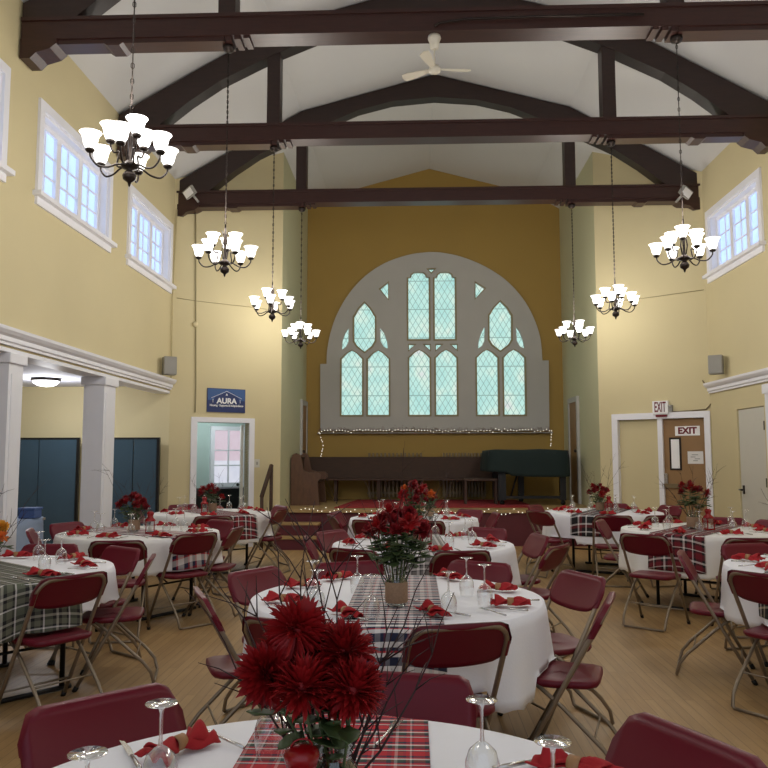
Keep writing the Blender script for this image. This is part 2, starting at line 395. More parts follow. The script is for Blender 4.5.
# splayed walls either side of the stage
def splay(s):
    p0 = Vector((s*W, YC, 0)); p1 = Vector((AX if s > 0 else -AL, YD, 0)); return p0, p1
for s, nm, m, holes in ((-1, 'wall_splay_left', 'cream', [(.455, 1.375, 0, 2.06)]), (1, 'wall_splay_right', 'cream', [(.10, 1.53, 0, 2.1)])):
    p0, p1 = splay(s); d = (p1-p0).normalized(); n = Vector((d.y, -d.x, 0))*(-1 if s > 0 else 1)
    n = n if n.y > 0 else -n
    L = (p1-p0).length; top = [(0, ceil_z(p0.x)), (L, ceil_z(p1.x))]
    outer = [(0, 0)]+[(0, top[0][1]+.02), (L, top[1][1]+.02), (L, 0)]
    # door notch in the outline
    a, b, z0, z1 = holes[0]; outer = [(0, 0), (0, top[0][1]+.02), (L, top[1][1]+.02), (L, 0), (b, 0), (b, z1), (a, z1), (a, 0)]
    o = plate_with_holes(nm, outer, [], 0, .16, m, to=lambda u, v, dd, p0=p0, d=d, n=n: p0+d*u+n*dd+Vector((0, 0, v)))
    tag(o, kind='structure')
P0L, P1L = splay(-1); DL = (P1L-P0L).normalized(); NL = Vector((DL.y, -DL.x, 0)); NL = -NL if NL.y > 0 else NL   # NL points into the hall
P0R, P1R = splay(1); DR = (P1R-P0R).normalized(); NR = Vector((DR.y, -DR.x, 0)); NR = -NR if NR.y > 0 else NR
def fr(P0, D, N):   # local frame: x along wall to the image right, y into wall, z up
    R = D if D.x > 0 else -D
    return Matrix((( R.x, -N.x, 0, P0.x), (R.y, -N.y, 0, P0.y), (0, 0, 1, 0), (0, 0, 0, 1)))
FL = fr(P0L, DL, NL); FR = fr(P1R, DR, NR)    # left: u from hall corner; right: u from the stage edge
LR = (P1R-P0R).length
# alcove
mb = MB().box(-AL-.16, -AL, YD, YB+.2, 0, ceil_z(AL)+.02); struct('wall_alcove_left', mb, 'greenish')
mb = MB().box(AX, AX+.16, YD, YB+.2, 0, ceil_z(AX)+.02); struct('wall_alcove_right', mb, 'greenish')
BW = [(-AL-.1, 0), (AX+.1, 0), (AX+.1, ceil_z(AX)), (2.2, 7.17), (0, 7.76), (-2.2, 7.17), (-AL-.1, ceil_z(AL))]
def bp(x, y, yy=YB-.02): q = at(x, y, 'y', yy); return (q.x, q.z)
# --- big stained window: outline and lights traced in metres on the back wall
def arch(cx, cz, hw, h, shoulder, top, n=6, pt=True):
    """lancet light outline: half width hw, bottom cz, shoulder height, pointed or shouldered head"""
    pts = [(cx-hw, cz), (cx-hw, shoulder)]
    k = [(-.86, .14), (-.7, .36), (-.42, .7), (0, 1), (.42, .7), (.7, .36), (.86, .14)] if pt else [(-1, .35), (-.72, .4), (-.66, .75), (-.4, .98), (0, 1), (.4, .98), (.66, .75), (.72, .4), (1, .35)]
    return pts+[(cx+a*hw, shoulder+b*(top-shoulder)) for a, b in k]+[(cx+hw, shoulder), (cx+hw, cz)]
def light(x0, x1, yb, ysh, yt, pt=True):
    a, b = bp(x0, yb), bp(x1, yb); zs = bp(x0, ysh)[1]; zt = bp((x0+x1)/2, yt)[1]
    return arch((a[0]+b[0])/2, a[1], (b[0]-a[0])/2, 0, zs, zt, pt=pt)
def poly(*p): return [bp(*q) for q in p]
LIG = [light(341.5, 362, 415, 359, 350.5), light(368, 388.7, 415, 359, 350.5), light(409.5, 429.7, 415, 358, 350), light(436.2, 456.8, 415, 358, 350),
       light(477.3, 498, 415, 358, 350), light(504.3, 525, 415, 358, 350),
       light(408.6, 429, 339.5, 281, 273, False), light(435, 455.2, 339.5, 281, 273, False)]
def hexl(x0, x1, y0, y1):
    m = (x0+x1)/2
    return poly((x0, y0+14), (x0+1.5, y0+12), (x0+4.5, y0+6.5), (m, y0), (x1-4.5, y0+6.5), (x1-1.5, y0+12), (x1, y0+14), (x1, y1-11), (x1-3, y1-6), (m, y1), (x0+3, y1-6), (x0, y1-11))
LIG += [hexl(354.5, 375, 303, 352), hexl(489.5, 511, 302, 351)]
LIG += [poly((342, 350), (342.6, 341), (345.5, 333), (348.8, 328), (348.6, 342), (346, 347)), poly((380.4, 328), (384, 333), (387, 341), (387.9, 349), (384, 347), (380.6, 341)),
        poly((478, 349), (478.8, 341), (481.5, 333), (484.8, 327), (484.4, 341), (482, 346)), poly((516, 327), (519.5, 332), (523, 341), (524.4, 349), (520, 347), (516.6, 341))]
LIG += [poly((380.5, 289.5), (388.4, 283), (388.4, 299.5)), poly((475.5, 283), (484.6, 289), (475.5, 299)), poly((428, 269.8), (435, 269.4), (431.5, 273))]
for x0, x1, sl in ((409, 415, 1), (424, 430, -1), (436, 442, 1), (451, 457, -1)):
    LIG.append(poly((x0, 345), (x1, 345), ((x0 if sl > 0 else x1), 350.5)))
ARC = [(326.8, 364), (327.5, 350), (331, 332), (338, 313), (350, 293), (366, 276), (386, 263), (408, 255.5), (424, 253), (433, 252.6), (444, 253.5), (462, 257.5), (484, 266.5), (505, 280), (522, 298), (533, 317), (540, 338), (542.2, 361)]
def smooth(P, n=4):
    Q = []
    for i in range(len(P)-1):
        p0, p1, p2, p3 = P[max(i-1, 0)], P[i], P[i+1], P[min(i+2, len(P)-1)]
        for k in range(n):
            u = k/n; Q.append(tuple(.5*((2*p1[c])+(-p0[c]+p2[c])*u+(2*p0[c]-5*p1[c]+4*p2[c]-p3[c])*u*u+(-p0[c]+3*p1[c]-3*p2[c]+p3[c])*u**3) for c in (0, 1)))
    return Q+[P[-1]]
ARC = smooth(ARC)
OUT = poly((320.5, 431), (320.5, 364), *ARC, (548.5, 361), (549, 431))
back = plate_with_holes('wall_back', BW, [poly((324, 428), (324, 367), (330, 366), *[((x-433)*.975+433, (y-430)*.98+430) for x, y in ARC[1:-1]], (539, 364), (545, 364), (545.5, 428))], YB, YB+.2, 'ochre'); tag(back, kind='structure')
def shrink(pts, k):   # inward offset about the centroid for an outline strip
    cx = sum(p[0] for p in pts)/len(pts); cz = sum(p[1] for p in pts)/len(pts)
    hw = max(abs(p[0]-cx) for p in pts); hh = max(abs(p[1]-cz) for p in pts)
    return [(cx+(p[0]-cx)*(hw+k)/hw, cz+(p[1]-cz)*(hh+k)/hh) for p in pts]
win = tag(plate_with_holes('window_1', OUT, LIG, YB-.06, YB+.1, 'stone'), 'broad arched stained glass window with pale stone tracery above the stage', 'window', kind='structure')
for i, L in enumerate(LIG):
    if not 10 <= i < 14: plate_with_holes('bead', shrink(L, .035), [L], YB-.075, YB-.058, 'groove', parent=win)
    mb = MB(); mb.add([(a, YB+.03, b) for a, b in L], [tuple(range(len(L)))]); q = mb.build('pane', 'lattice', win, solid=.01)
mb = MB(); a = bp(318, 433); b = bp(552, 433); mb.box(a[0], b[0], YB-.12, YB, a[1]-.01, a[1]+.01); mb.build('sill', 'stone', win)
# --- clerestory windows
wn = 2
def clere(side, y0, y1, z0, z1, n, dress=None):
    s = side; X = s*W
    f = MB()
    def bx(ya, yb, za, zb, d0, d1): f.box(min(X+s*d0, X+s*d1), max(X+s*d0, X+s*d1), ya, yb, za, zb)
    c = .10
    bx(y0-c, y0, z0, z1+c, -.03, .0); bx(y1, y1+c, z0, z1+c, -.03, .0); bx(y0, y1, z1, z1+c, -.03, .0)          # casing
    bx(y0-c-.05, y1+c+.05, z0-.05, z0, -.09, .0)
    bx(y0, y0+.03, z0, z1, .0, .2); bx(y1-.03, y1, z0, z1, .0, .2); bx(y0+.03, y1-.03, z1-.03, z1, .0, .2); bx(y0+.03, y1-.03, z0, z0+.03, .0, .2)
    w = (y1-y0-.06)/3
    root = struct(f'window_{n}', f, 'white')
    a = MB(); a.box(min(X-s*.03, X), max(X-s*.03, X), y0-c, y1+c, z0-.13, z0-.05); a.build('apron', 'white', root)
    for k in range(3):
        ya = y0+.03+w*k; yb = ya+w; sm = MB()
        def sx(p, q, za, zb, d0=.11, d1=.15): sm.box(min(X+s*d0, X+s*d1), max(X+s*d0, X+s*d1), p, q, za, zb)
        e = .055; zz0, zz1 = z0+.03, z1-.03
        sx(ya, ya+e, zz0, zz1, .09, .16); sx(yb-e, yb, zz0, zz1, .09, .16); sx(ya+e, yb-e, zz1-e, zz1, .09, .16); sx(ya+e, yb-e, zz0, zz0+e, .09, .16)
        ym = (ya+yb)/2; sx(ym-.011, ym+.011, zz0+e, zz1-e)
        for j in (1, 2): zj = zz0+e+(zz1-zz0-2*e)*j/3; sx(ya+e, ym-.011, zj-.011, zj+.011); sx(ym+.011, yb-e, zj-.011, zj+.011)
        q = sm.build('sash', 'white', root)
        p = MB(); p.box(min(X+s*.13, X+s*.136), max(X+s*.13, X+s*.136), ya+e, yb-e, zz0+e, zz1-e); p.build('pane', 'pane', q)
    return root
for y0, y1 in LW: clere(-1, y0, y1, WZ0, WZ1, wn); wn += 1
for y0, y1 in RW: clere(1, y0, y1, WZ0+.08, WZ1+.08, wn); wn += 1

# --- cornices (trim)
def cornice(name, s, y0, y1, z):
    pr = [(0, z), (.11, z), (.105, z-.03), (.08, z-.06), (.05, z-.08), (.05, z-.12), (.03, z-.13), (.03, z-.155), (0, z-.155)]
    mb = MB(); mb.prism([(s*(W-a), y0, b) for a, b in pr], (0, y1-y0, 0)); return struct(name, mb, 'white')
cornice('trim_1', -1, YN, YC-.02, 2.715); cornice('trim_2', 1, YN, YC-.02, 2.62)
# soffit under the wall over the aisle opening
struct('trim_3', MB().box(-W-.25, -W, YN, YC-.02, 2.5, 2.54), 'white')
# --- aisle left of the columns
struct('wall_aisle_end', MB().box(-7.2, -W-.0, YC, YC+.2, 0, 2.75), 'cream')
struct('wall_aisle_side', MB().box(-7.4, -7.2, YN, YC+.2, 0, 2.75), 'cream')
struct('ceiling_aisle', MB().box(-7.2, -W-.25, YN, YC, 2.62, 2.75), 'aisle_ceil')
def CY(a, b): return at(a, 456, 'x', -W).y, at(b, 456, 'x', -W).y
def column(y0, y1, label):
    t = thing('column', label, 'column', (-W-.13, (y0+y1)/2, 0), 0, 'white square columns of the left aisle')
    h = (y1-y0)/2
    m = MB().box(-.13, .13, -h, h, 0, 2.40); m.box(.1301, .138, -h+.05, -h+.1, .2, 2.3); m.build('shaft', 'white', t, bevel=0)
    MB().box(-.16, .16, -h-.03, h+.03, 2.40, 2.5).build('capital', 'white', t, bevel=.01)
    MB().box(-.15, .15, -h-.02, h+.02, 0, .18).build('base', 'white', t, bevel=.01) if False else None
    return t
column(*CY(5, 19.5), 'square white column at the left edge before the aisle, nearer of the two')
column(*CY(102, 113.5), 'square white column between the two teal partitions, farther of the two')
column(5.1, 5.42, 'square white column of the left aisle just outside the picture')
# pilaster at right
t = thing('pilaster', 'white pilaster on the right wall beside the white door', 'pilaster', (W-.041, 10.2, 0))
MB().box(-.04, .04, -.14, .14, 0, 2.3).build('shaft', 'white', t); MB().box(-.06, .04, -.17, .17, 2.3, 2.42).build('capital', 'white', t)
# aisle dome light
q = at(46, 379, 'z', 2.6)
t = thing('ceiling_light', 'glowing flush dome light with dark rim on the aisle ceiling', 'ceiling light', (q.x, q.y, 2.62))
MB().lathe([(.0, 0), (.2, 0), (.205, -.03), (.19, -.04)], 24).build('rim', 'bronze', t)
MB().lathe([(.185, -.035), (.17, -.07), (.12, -.1), (.06, -.115), (.001, -.12)], 24).build('dome', 'dome', t)
l = bpy.data.lights.new('aisle_dome_glow', 'POINT'); l.energy = 38; l.color = (.95, .96, 1); l.shadow_soft_size = .15
lo = bpy.data.objects.new('aisle_dome_glow', l); COL.objects.link(lo); lo.location = (q.x, q.y, 2.38)
# partitions
def partition(x0, x1, label):
    a = at(x0, 437, 'y', 12.2); b = at(x1, 437, 'y', 12.2); w = (b.x-a.x); zt = a.z
    t = thing('room_divider', label, 'divider', ((a.x+b.x)/2, 12.2, 0), 0, 'teal fabric room dividers in the left aisle')
    n = 3 if w > 1.4 else 2
    for k in range(n):
        xa = -w/2+w*k/n; xb = xa+w/n
        MB().box(xa+.008, xb-.008, -.02, .02, .06, zt-.03).build('panel', 'partition', t)
    f = MB().box(-w/2, w/2, -.025, .025, zt-.03, zt); f.box(w/2-.04, w/2, -.03, .03, 0, zt-.03); f.box(-w/2, -w/2+.03, -.03, .03, 0, zt-.03); f.build('frame', 'black', t)
partition(0, 80, 'dark teal fabric room divider seen left of the farther white column')
partition(108, 160, 'dark teal fabric room divider right of the farther white column')
# blue cloth table with box
xa, xb = -6.3, -5.0; ya, yb = 7.7, 10.0
t = thing('aisle_table', 'long table under a pale blue cloth in the left aisle', 'table', (-5.6, 9.0, 0))
MB().box(-.55, .55, -1, 1, .70, .73).build('tabletop', 'grey', t)
for sx in (-.5, .5):
    for sy in (-.93, .93): MB().tube([(sx, sy, 0), (sx, sy, .7)], .02).build('leg', 'black', t)
def drape(u, v):
    a = 2*PI*u
    # superellipse rectangle
    c, s_ = math.cos(a), math.sin(a); k = (abs(c)**12+abs(s_)**12)**(-1/12)
    hx, hy = .57*c*k, 1.02*s_*k
    if v < .5: f = v/.5; return (hx*f, hy*f, .742)
    f = (v-.5)/.5; w = 1+f*(.03+.015*math.sin(14*a)); return (hx*w, hy*w, .742-f*.42)
mb = MB().grid(drape, 72, 11, cu=True); o = mb.build('tablecloth', 'bluecloth', solid=.004); o.location = (-5.6, 9.0, 0)
tag(o, 'pale blue cloth covering the long table in the left aisle', 'tablecloth')
q = at(26, 512, 'y', 9.6)
t = thing('storage_box', 'small blue box on the blue covered aisle table', 'box', (q.x, 9.7, .746))
MB().box(-.1, .1, -.1, .1, 0, .1).build('body', 'bluebox', t, bevel=.01); MB().box(-.11, .11, -.11, .11, .1, .13).build('lid', 'bluebox', t, bevel=.008)

# --- trusses
def chord_pts(n=24):
    lo = [(0, 7.36), (.7, 7.30), (1.25, 7.16), (1.65, 6.99), (2.2, 6.77), (2.9, 6.42), (3.3, 6.15), (3.7, BT)]
    return lo
def truss(y, label):
    t = thing('roof_truss', label, 'truss', (0, y, 0), 0, 'dark timber roof trusses across the hall')
    e = W-.02
    b = MB().box(-e, e, -.12, .12, BB, BT); b.box(-e, e, -.14, .14, BT-.035, BT-.0); b.build('tie_beam', 'beam', t)
    for s in (-1, 1):
        m = MB(); m.box(min(s*2.2, s*e), max(s*2.2, s*e), -.1, .1, BB-.05, BB-.0); m.build('soffit_board', 'beam', t)
        # stepped pads under the beam by the post
        for k in range(3): x = s*(1.98+.09*k); MB().box(x-.03, x+.03, -.11, .11, BB-.03-.01*k, BB).build('pad', 'beam', t)
        m = MB(); x = s*3.3; m.prism([(x-.1, -.115, BB-.05), (x+.1, -.115, BB-.05), (x+.06, -.115, BB-.075), (x-.06, -.115, BB-.075)], (0, .23, 0)); m.build('pad', 'beam', t)
        m = MB(); m.prism([(s*e, -.13, BB-.0), (s*e, -.13, BB-.2), (s*(e-.1), -.13, BB-.2), (s*(e-.16), -.13, BB-.14), (s*(e-.3), -.13, BB-.1), (s*(e-.36), -.13, BB-.05), (s*(e-.36), -.13, BB-.0)], (0, .26, 0)); m.build('corbel', 'beam', t)
        m = MB().box(s*PX-.085, s*PX+.085, -.1, .1, BT, 6.9); m.build('post', 'chord', t)
        lo = chord_pts(); hi = [(0, 7.74), (2.18, 7.155), (3.2, 6.58), (e, 5.99), (e, BT)]
        pts = [(s*x, -.11, z) for x, z in lo]+[(s*x, -.11, z) for x, z in reversed(hi)]
        m = MB().prism(pts, (0, .22, 0)); m.build('arched_rafter', 'chord', t)
    for k in (-1, 1):
        # moulding running along the arch underside
        pass
    bm_fix(t)
    return t
def bm_fix(t):
    for c in t.children:
        if c.type == 'MESH':
            bm = bmesh.new(); bm.from_mesh(c.data); bmesh.ops.recalc_face_normals(bm, faces=bm.faces); bm.to_mesh(c.data); bm.free()
tr = truss(T0+TS, 'dark timber roof truss crossing the top of the picture, nearest of three')
for k, lab in ((2, 'dark timber roof truss with arched rafters, middle of the three in view'), (3, 'dark timber roof truss with floodlights on its ends, farthest by the stage'), (0, 'dark timber roof truss above the foreground out of the picture'), (-1, 'dark timber roof truss added above the viewer, unseen, to hang the extra chandeliers')):  # the last truss is an unseen addition that carries the fill chandeliers
    dup(tr, (0, T0+TS*k, 0), 0, lab)
# flood lights on the far truss
for s, px, py, lab in ((-1, 190, 192, 'small white floodlight on the left end of the farthest truss'), (1, 686, 193, 'small white floodlight on the right end of the farthest truss')):
    q = at(px, py, 'y', T0+3*TS-.32)
    t = thing('floodlight', lab, 'floodlight', q, s*.5, 'floodlights on the farthest truss')
    R = Matrix.Rotation(.5, 4, 'X') @ Matrix.Rotation(s*.35, 4, 'Y')
    MB().box(-.11, .11, -.03, .03, -.07, .07, R).build('housing', 'grey', t, bevel=0)
    MB().box(-.095, .095, -.038, -.031, -.055, .055, R).build('lens', 'signwhite', t)
    MB().tube([(0, .03, 0), (0, .12, -.05), (0, .2, -.1)], .02).build('bracket', 'grey', t)

# --- ceiling fan
q = Vector((-.14, T0+TS-.02, BB))
t = thing('ceiling_fan', 'white three bladed fan hanging under the nearest timber beam', 'fan', q)
MB().lathe([(.001, .0), (.06, 0), (.065, -.03), (.045, -.08), (.04, -.13), (.001, -.135)], 16).build('canopy', 'fan', t)
MB().tube([(0, 0, -.12), (0, 0, -.33)], .009).build('rod', 'fan', t)
MB().lathe([(.001, -.31), (.05, -.315), (.06, -.34), (.055, -.37), (.02, -.39), (.001, -.39)], 16).build('motor', 'fan', t)
for a in (PI*.84, .12, -PI*.6):
    R = Matrix.Rotation(a, 4, 'Z') @ Matrix.Rotation(.25, 4, 'X')
    pts = [(.05, -.02), (.12, -.03), (.27, -.05), (.34, -.045), (.36, 0), (.34, .045), (.27, .05), (.12, .03), (.05, .02)]
    m = MB(); m.prism([R @ Vector((x, y, 0)) for x, y in pts], R @ Vector((0, 0, .008)))
    o = m.build('blade', 'fan', t); o.location = (0, 0, -.345)
MB().tube([(0, -.11, .04), (.05, -.13, .06), (.3, -.135, .09), (1.0, -.135, .10), (2.0, -.135, .1)], .012, 6).build('conduit', 'bronze', t)

# --- chandeliers
def chandelier():
    t = thing('chandelier', 'x', 'chandelier')    # origin at the beam underside; body hangs below
    zt = BB-.05; zf = 3.226
    MB().lathe([(.001, 0), (.055, 0), (.06, -.02), (.05, -.05), (.012, -.07), (.001, -.07)], 16).build('canopy', 'bronze', t)
    ch = MB(); L = zt-3.78; n = int(L/.055)
    ch.tube([(0, 0, -.07), (0, 0, -L)], .0045, 6)
    for k in range(n):
        z = -.08-(L-.1)*k/n
        a = .016; d = (a, 0) if k % 2 else (0, a)
        ch.tube([(0, 0, z), (d[0]*.6, d[1]*.6, z-.012), (d[0]*.6, d[1]*.6, z-.034), (0, 0, z-.046), (-d[0]*.6, -d[1]*.6, z-.034), (-d[0]*.6, -d[1]*.6, z-.012)], .003, 4, closed=True)
    ch.build('chain', 'bronze', t)
    z0 = -(zt-zf)
    b = MB().lathe([(.001, z0), (.008, z0+.012), (.012, z0+.03), (.04, z0+.05), (.045, z0+.075), (.03, z0+.1), (.016, z0+.11), (.05, z0+.125), (.058, z0+.145), (.03, z0+.165), (.014, z0+.18), (.012, z0+.3), (.02, z0+.36), (.02, z0+.4), (.01, z0+.44), (.008, z0+.52), (.001, z0+.53)], 16)
    b.tube([(0, 0, z0+.52), (.014, 0, z0+.535), (0, 0, z0+.55), (-.014, 0, z0+.535)], .004, 5, closed=True)
    b.build('body', 'bronze', t)
    lf = MB()
    for k in range(6):
        a = PI*k/3; c, s = math.cos(a), math.sin(a)
        lf.tube([(c*.02, s*.02, z0+.18), (c*.035, s*.035, z0+.26), (c*.018, s*.018, z0+.37), (c*.02, s*.02, z0+.42), (c*.036, s*.036, z0+.455)], [.004, .004, .004, .004, .002], 5)
    lf.build('scroll', 'bronze', t)
    def arm(a, r, zb, sag):
        c, s = math.cos(a), math.sin(a)
        P = [(.03, z0+.14), (.08, z0+.15-sag*.2), (r*.55, zb-sag), (r*.8, zb-sag*1.05), (r*.97, zb-sag*.5), (r, zb)]
        # smooth
        Q = []
        for i in range(len(P)-1):
            p0, p1, p2, p3 = P[max(i-1, 0)], P[i], P[i+1], P[min(i+2, len(P)-1)]
            for q_ in range(4):
                u = q_/4; Q.append(tuple(.5*((2*p1[k])+(-p0[k]+p2[k])*u+(2*p0[k]-5*p1[k]+4*p2[k]-p3[k])*u*u+(-p0[k]+3*p1[k]-3*p2[k]+p3[k])*u**3) for k in (0, 1)))
        Q.append(P[-1])
        o = MB().tube([(c*x, s*x, z) for x, z in Q], .0065, 6).lathe([(.001, 0), (.02, 0), (.03, .012), (.028, .022), (.001, .022)], 12, (c*r, s*r, zb-.005)).build('arm', 'bronze', t)
        pr = [(.02, .0), (.03, .01), (.04, .028), (.045, .05), (.049, .072), (.058, .095), (.07, .108)]
        pr2 = pr+[(x-.003, z) for x, z in reversed(pr)]
        MB().lathe([(.001, .004)]+pr, 16, (c*r, s*r, zb+.015)).build('shade', 'shade', o)
    for k in range(6): arm(PI/3*k+.3, .25, z0+.18, .075)
    for k in range(3): arm(2*PI/3*k+.3+PI/6, .125, z0+.29, .06)
    return t
chp = chandelier()
order = ['nearest', 'second', 'third', 'farthest']
for s, side in ((-1, 'left'), (1, 'right')):
    for k in range(-1, 4):  # the first pair, over the viewer, is added to light the foreground
        y = T0+TS*k
        lab = f'lit chandelier with white bell shades, {order[k]} of the {side} row' if k >= 0 else f'lit chandelier of the {side} row, unseen above the viewer, added to light the foreground'
        use(chp, (s*PX+(.03 if s > 0 else 0), y, BB-.05), .5*k+(.9 if s > 0 else .35), lab, 'chandeliers hanging from the roof trusses')
        l = bpy.data.lights.new('chandelier_glow', 'POINT'); l.energy = 56; l.color = (1, .95, .88); l.shadow_soft_size = .35
        lo = bpy.data.objects.new('chandelier_glow', l); COL.objects.link(lo); lo.location = (s*PX, y, 3.72)

# --- stage
t = thing('stage', 'raised stage with maroon front and boarded floor before the arched window', 'stage', (0, YD-.1, 0))
m = MB().box(-AL+.01, AX-.01, -.02, YB-YD+.08, STAGE-.05, STAGE); m.box(-AL+.01, AX-.01, -.06, -.02, STAGE-.045, STAGE); m.build('deck', 'stagewood', t)
MB().box(-AL+.01, AX-.01, 0, .04, 0, STAGE-.05).build('front_panel', 'burg_panel', t)
for k in range(2):
    zz = .2*(2-k); y1 = -.02-.28*k if k else -.07
    MB().box(-2.62, -1.95, -.07-.3*(k+1), -.0701, zz-.2, zz-.03).build('riser', 'burg_panel', t)
    MB().box(-2.64, -1.93, -.09-.3*(k+1), -.0701-.3*k, zz-.03, zz).build('tread', 'stagewood', t)
# carpet
pc = [at(334, 508, 'z', STAGE), at(537, 508, 'z', STAGE), at(508, 497.5, 'z', STAGE), at(361, 497.5, 'z', STAGE)]
m = MB(); m.prism([(p.x, min(max(p.y, YD-.1), YB-.35), STAGE+.001) for p in pc], (0, 0, .012)); o = m.build('carpet', 'redcarpet'); tag(o, 'red carpet on the middle of the stage floor', 'carpet')
# string lights on stage edge
def string_lights(name, label, pts, n, jitter, r, tails=True):
    t = thing(name, label, 'string lights', pts[0]); P = [Vector(p) for p in pts]; o = P[0]
    seg = [(P[i+1]-P[i]).length for i in range(len(P)-1)]; tot = sum(seg)
    wire = []; pos = []
    for k in range(n*2+1):
        d = tot*k/(n*2); i = 0
        while i < len(seg)-1 and d > seg[i]: d -= seg[i]; i += 1
        p = P[i].lerp(P[i+1], d/seg[i])-o; p = p+Vector((0, -abs(random.gauss(0, jitter*.4)), random.gauss(0, jitter))); wire.append(p)
        if k % 2: pos.append(p)
    MB().tube(wire, .003, 4).build('wire', 'cable', t)
    b0 = None
    for p in pos[:95]:
        if b0 is None: b0 = MB().sphere((0, 0, 0), r, 6, 4).build('bulb', 'bulb', t); b0.location = p
        else: c = b0.copy(); COL.objects.link(c); c.parent = t; c.location = p
    return t
string_lights('string_lights', 'warm white fairy lights strung along the stage edge', [(-2.3, YD-.2, STAGE+.02), (-1.6, YD-.2, STAGE-.02), (0, YD-.2, STAGE-.03), (1.5, YD-.2, STAGE-.02), (1.9, YD-.2, STAGE)], 60, .028, .0085)
sz = bp(320, 431)
t = string_lights('garland_lights', 'tinsel garland with tiny lights on the sill of the arched window', [(bp(321, 461)[0], YB-.2, bp(321, 461)[1]), (bp(324, 445)[0], YB-.2, bp(324, 445)[1]), (sz[0], YB-.2, sz[1]+.0), (0, YB-.2, sz[1]), (bp(550, 431)[0], YB-.2, sz[1]), (bp(549, 448)[0], YB-.2, bp(549, 448)[1])], 95, .015, .009)
g = MB()
for k in range(1500):
    x = bp(320, 431)[0]+(bp(550, 431)[0]-bp(320, 431)[0])*random.random(); z = sz[1]+random.gauss(0, .03); a = random.random()*PI
    dx, dz = .03*math.cos(a), .03*math.sin(a); y = YB-.17+random.gauss(0, .012)
    g.add([(x-dx, y, z-dz), (x+dx, y-.01, z+dz), (x+dx+.004, y, z+dz+.006)], [(0, 1, 2)])
o = g.build('tinsel', 'garl', t, solid=0); o['kind'] = 'stuff'
o.matrix_parent_inverse = t.matrix_world.inverted(); o.location = -Vector(t.location); o.matrix_parent_inverse = Matrix()

# pews
def pew(x0, x1, y, label, ends=True):
    t = thing('pew', label, 'bench', ((x0+x1)/2, y, STAGE)); hw = (x1-x0)/2
    MB().box(-hw+.04, hw-.04, .2, .24, .46, .86).build('back_board', 'pew', t)
    MB().box(-hw+.04, hw-.04, .19, .25, .86, .89).build('top_rail', 'pew', t)
    MB().box(-hw+.04, hw-.04, -.2, .2, .42, .46).build('seat', 'pew', t)
    for k in range(4): x = -hw+.04+(2*hw-.08)*(k+.7)/4.4; MB().box(x-.03, x+.03, -.1, .2, 0, .42).build('bracket', 'pew', t)
    for s in (-1, 1):
        pr = [(-.24, 0), (.3, 0), (.3, .86), (.27, .93), (.2, .96), (.13, .93), (.1, .84), (.06, .64), (-.05, .6), (-.2, .6), (-.26, .56), (-.26, .5), (-.2, .44), (-.22, .2)]
        m = MB(); m.prism([(s*hw-.03, a, b) for a, b in pr], (.06, 0, 0)); m.build('bench_end', 'pewend', t)
    bm_fix(t); return t
xa = at(304, 480, 'y', 16.1).x; xb = at(497, 480, 'y', 16.1).x
pew(xa, xb, 16.1, 'long dark wooden pew along the back of the stage')
t = pew(-.55, .55, 0, 'short brown wooden pew seen end on at the left of the stage')
t.location = (-2.34, 15.2, STAGE); t.rotation_euler = (0, 0, PI/2)
# radiators behind the pew
for x0, x1, lab in ((367, 423, 'finned radiator behind the pew left of centre'), (442, 486, 'finned radiator behind the pew beside the covered piano')):
    a = at(x0, 460, 'y', 16.55).x; b = at(x1, 460, 'y', 16.55).x; n = 14
    t = thing('radiator', lab, 'radiator', ((a+b)/2, 16.6, STAGE), 0, 'radiators behind the pew')
    m = MB()
    for k in range(n): x = (b-a)*((k+.5)/n-.5); m.box(x-.018, x+.018, -.07, .07, .06, .97)
    m.build('fins', 'rad', t); m = MB().box((a-b)/2, (b-a)/2, -.03, .03, .12, .16); m.box((a-b)/2, (b-a)/2, -.03, .03, .8, .84); m.build('pipe', 'rad', t)
    MB().box((a-b)/2+.05, (a-b)/2+.08, -.05, .05, 0, .12).build('foot', 'rad', t); MB().box((b-a)/2-.08, (b-a)/2-.05, -.05, .05, 0, .12).build('foot', 'rad', t)
# piano under cover
t = thing('grand_piano', 'grand piano under a dark green cloth cover on the right of the stage', 'piano', (0, 0, 0))
yp = 15.3; A = at(487, 450, 'y', yp-.7); B = at(571, 452, 'y', yp-.7)
cx = (A.x+B.x)/2; hw = (B.x-A.x)/2
def cover(u, v):
    a = 2*PI*u; c, s = math.cos(a), math.sin(a); k = (abs(c)**9+abs(s)**9)**(-1/9)
    x, y = hw*c*k, .68*s*k
    if v < .3: f = v/.3; return (cx+x*f*.985, yp+y*f*.985, A.z+.012*math.sin(5*x)*f)
    f = (v-.3)/.7; w = .985+.02*min(1, f*4)+(.05 if x < 0 else 0)*f*(abs(x)/hw)+f*.012*math.sin(9*a+2)
    drop = .46+.03*math.sin(2.1*x+.8)-.05*(x < -.5*hw)*1
    return (cx+x*w, yp+y*w, A.z-.01-f*drop)
MB().grid(cover, 80, 14, cu=True).build('cover', 'piano_cover', t, solid=.01)
mbx = MB().box(cx-hw*.96, cx+hw*.96, yp-.63, yp+.63, A.z-.36, A.z-.02); mbx.build('case', 'black', t)
for x, y, r in ((cx-hw+.28, yp-.5, .07), (cx+hw-.13, yp-.5, .055), (cx, yp+.5, .055), (cx-hw+.28, yp+.5, .07)):
    MB().box(x-r, x+r, y-r, y+r, STAGE+.09, A.z-.36).build('leg', 'black', t); MB().tube([(x, y-.03, STAGE+.045), (x, y+.03, STAGE+.045)], .045, 12).build('caster', 'black', t)
MB().tube([(cx-hw+.62, yp-.3, A.z-.36), (cx-hw+.45, yp-.35, STAGE+.12)], .018, 6).build('pedal_rod', 'black', t)
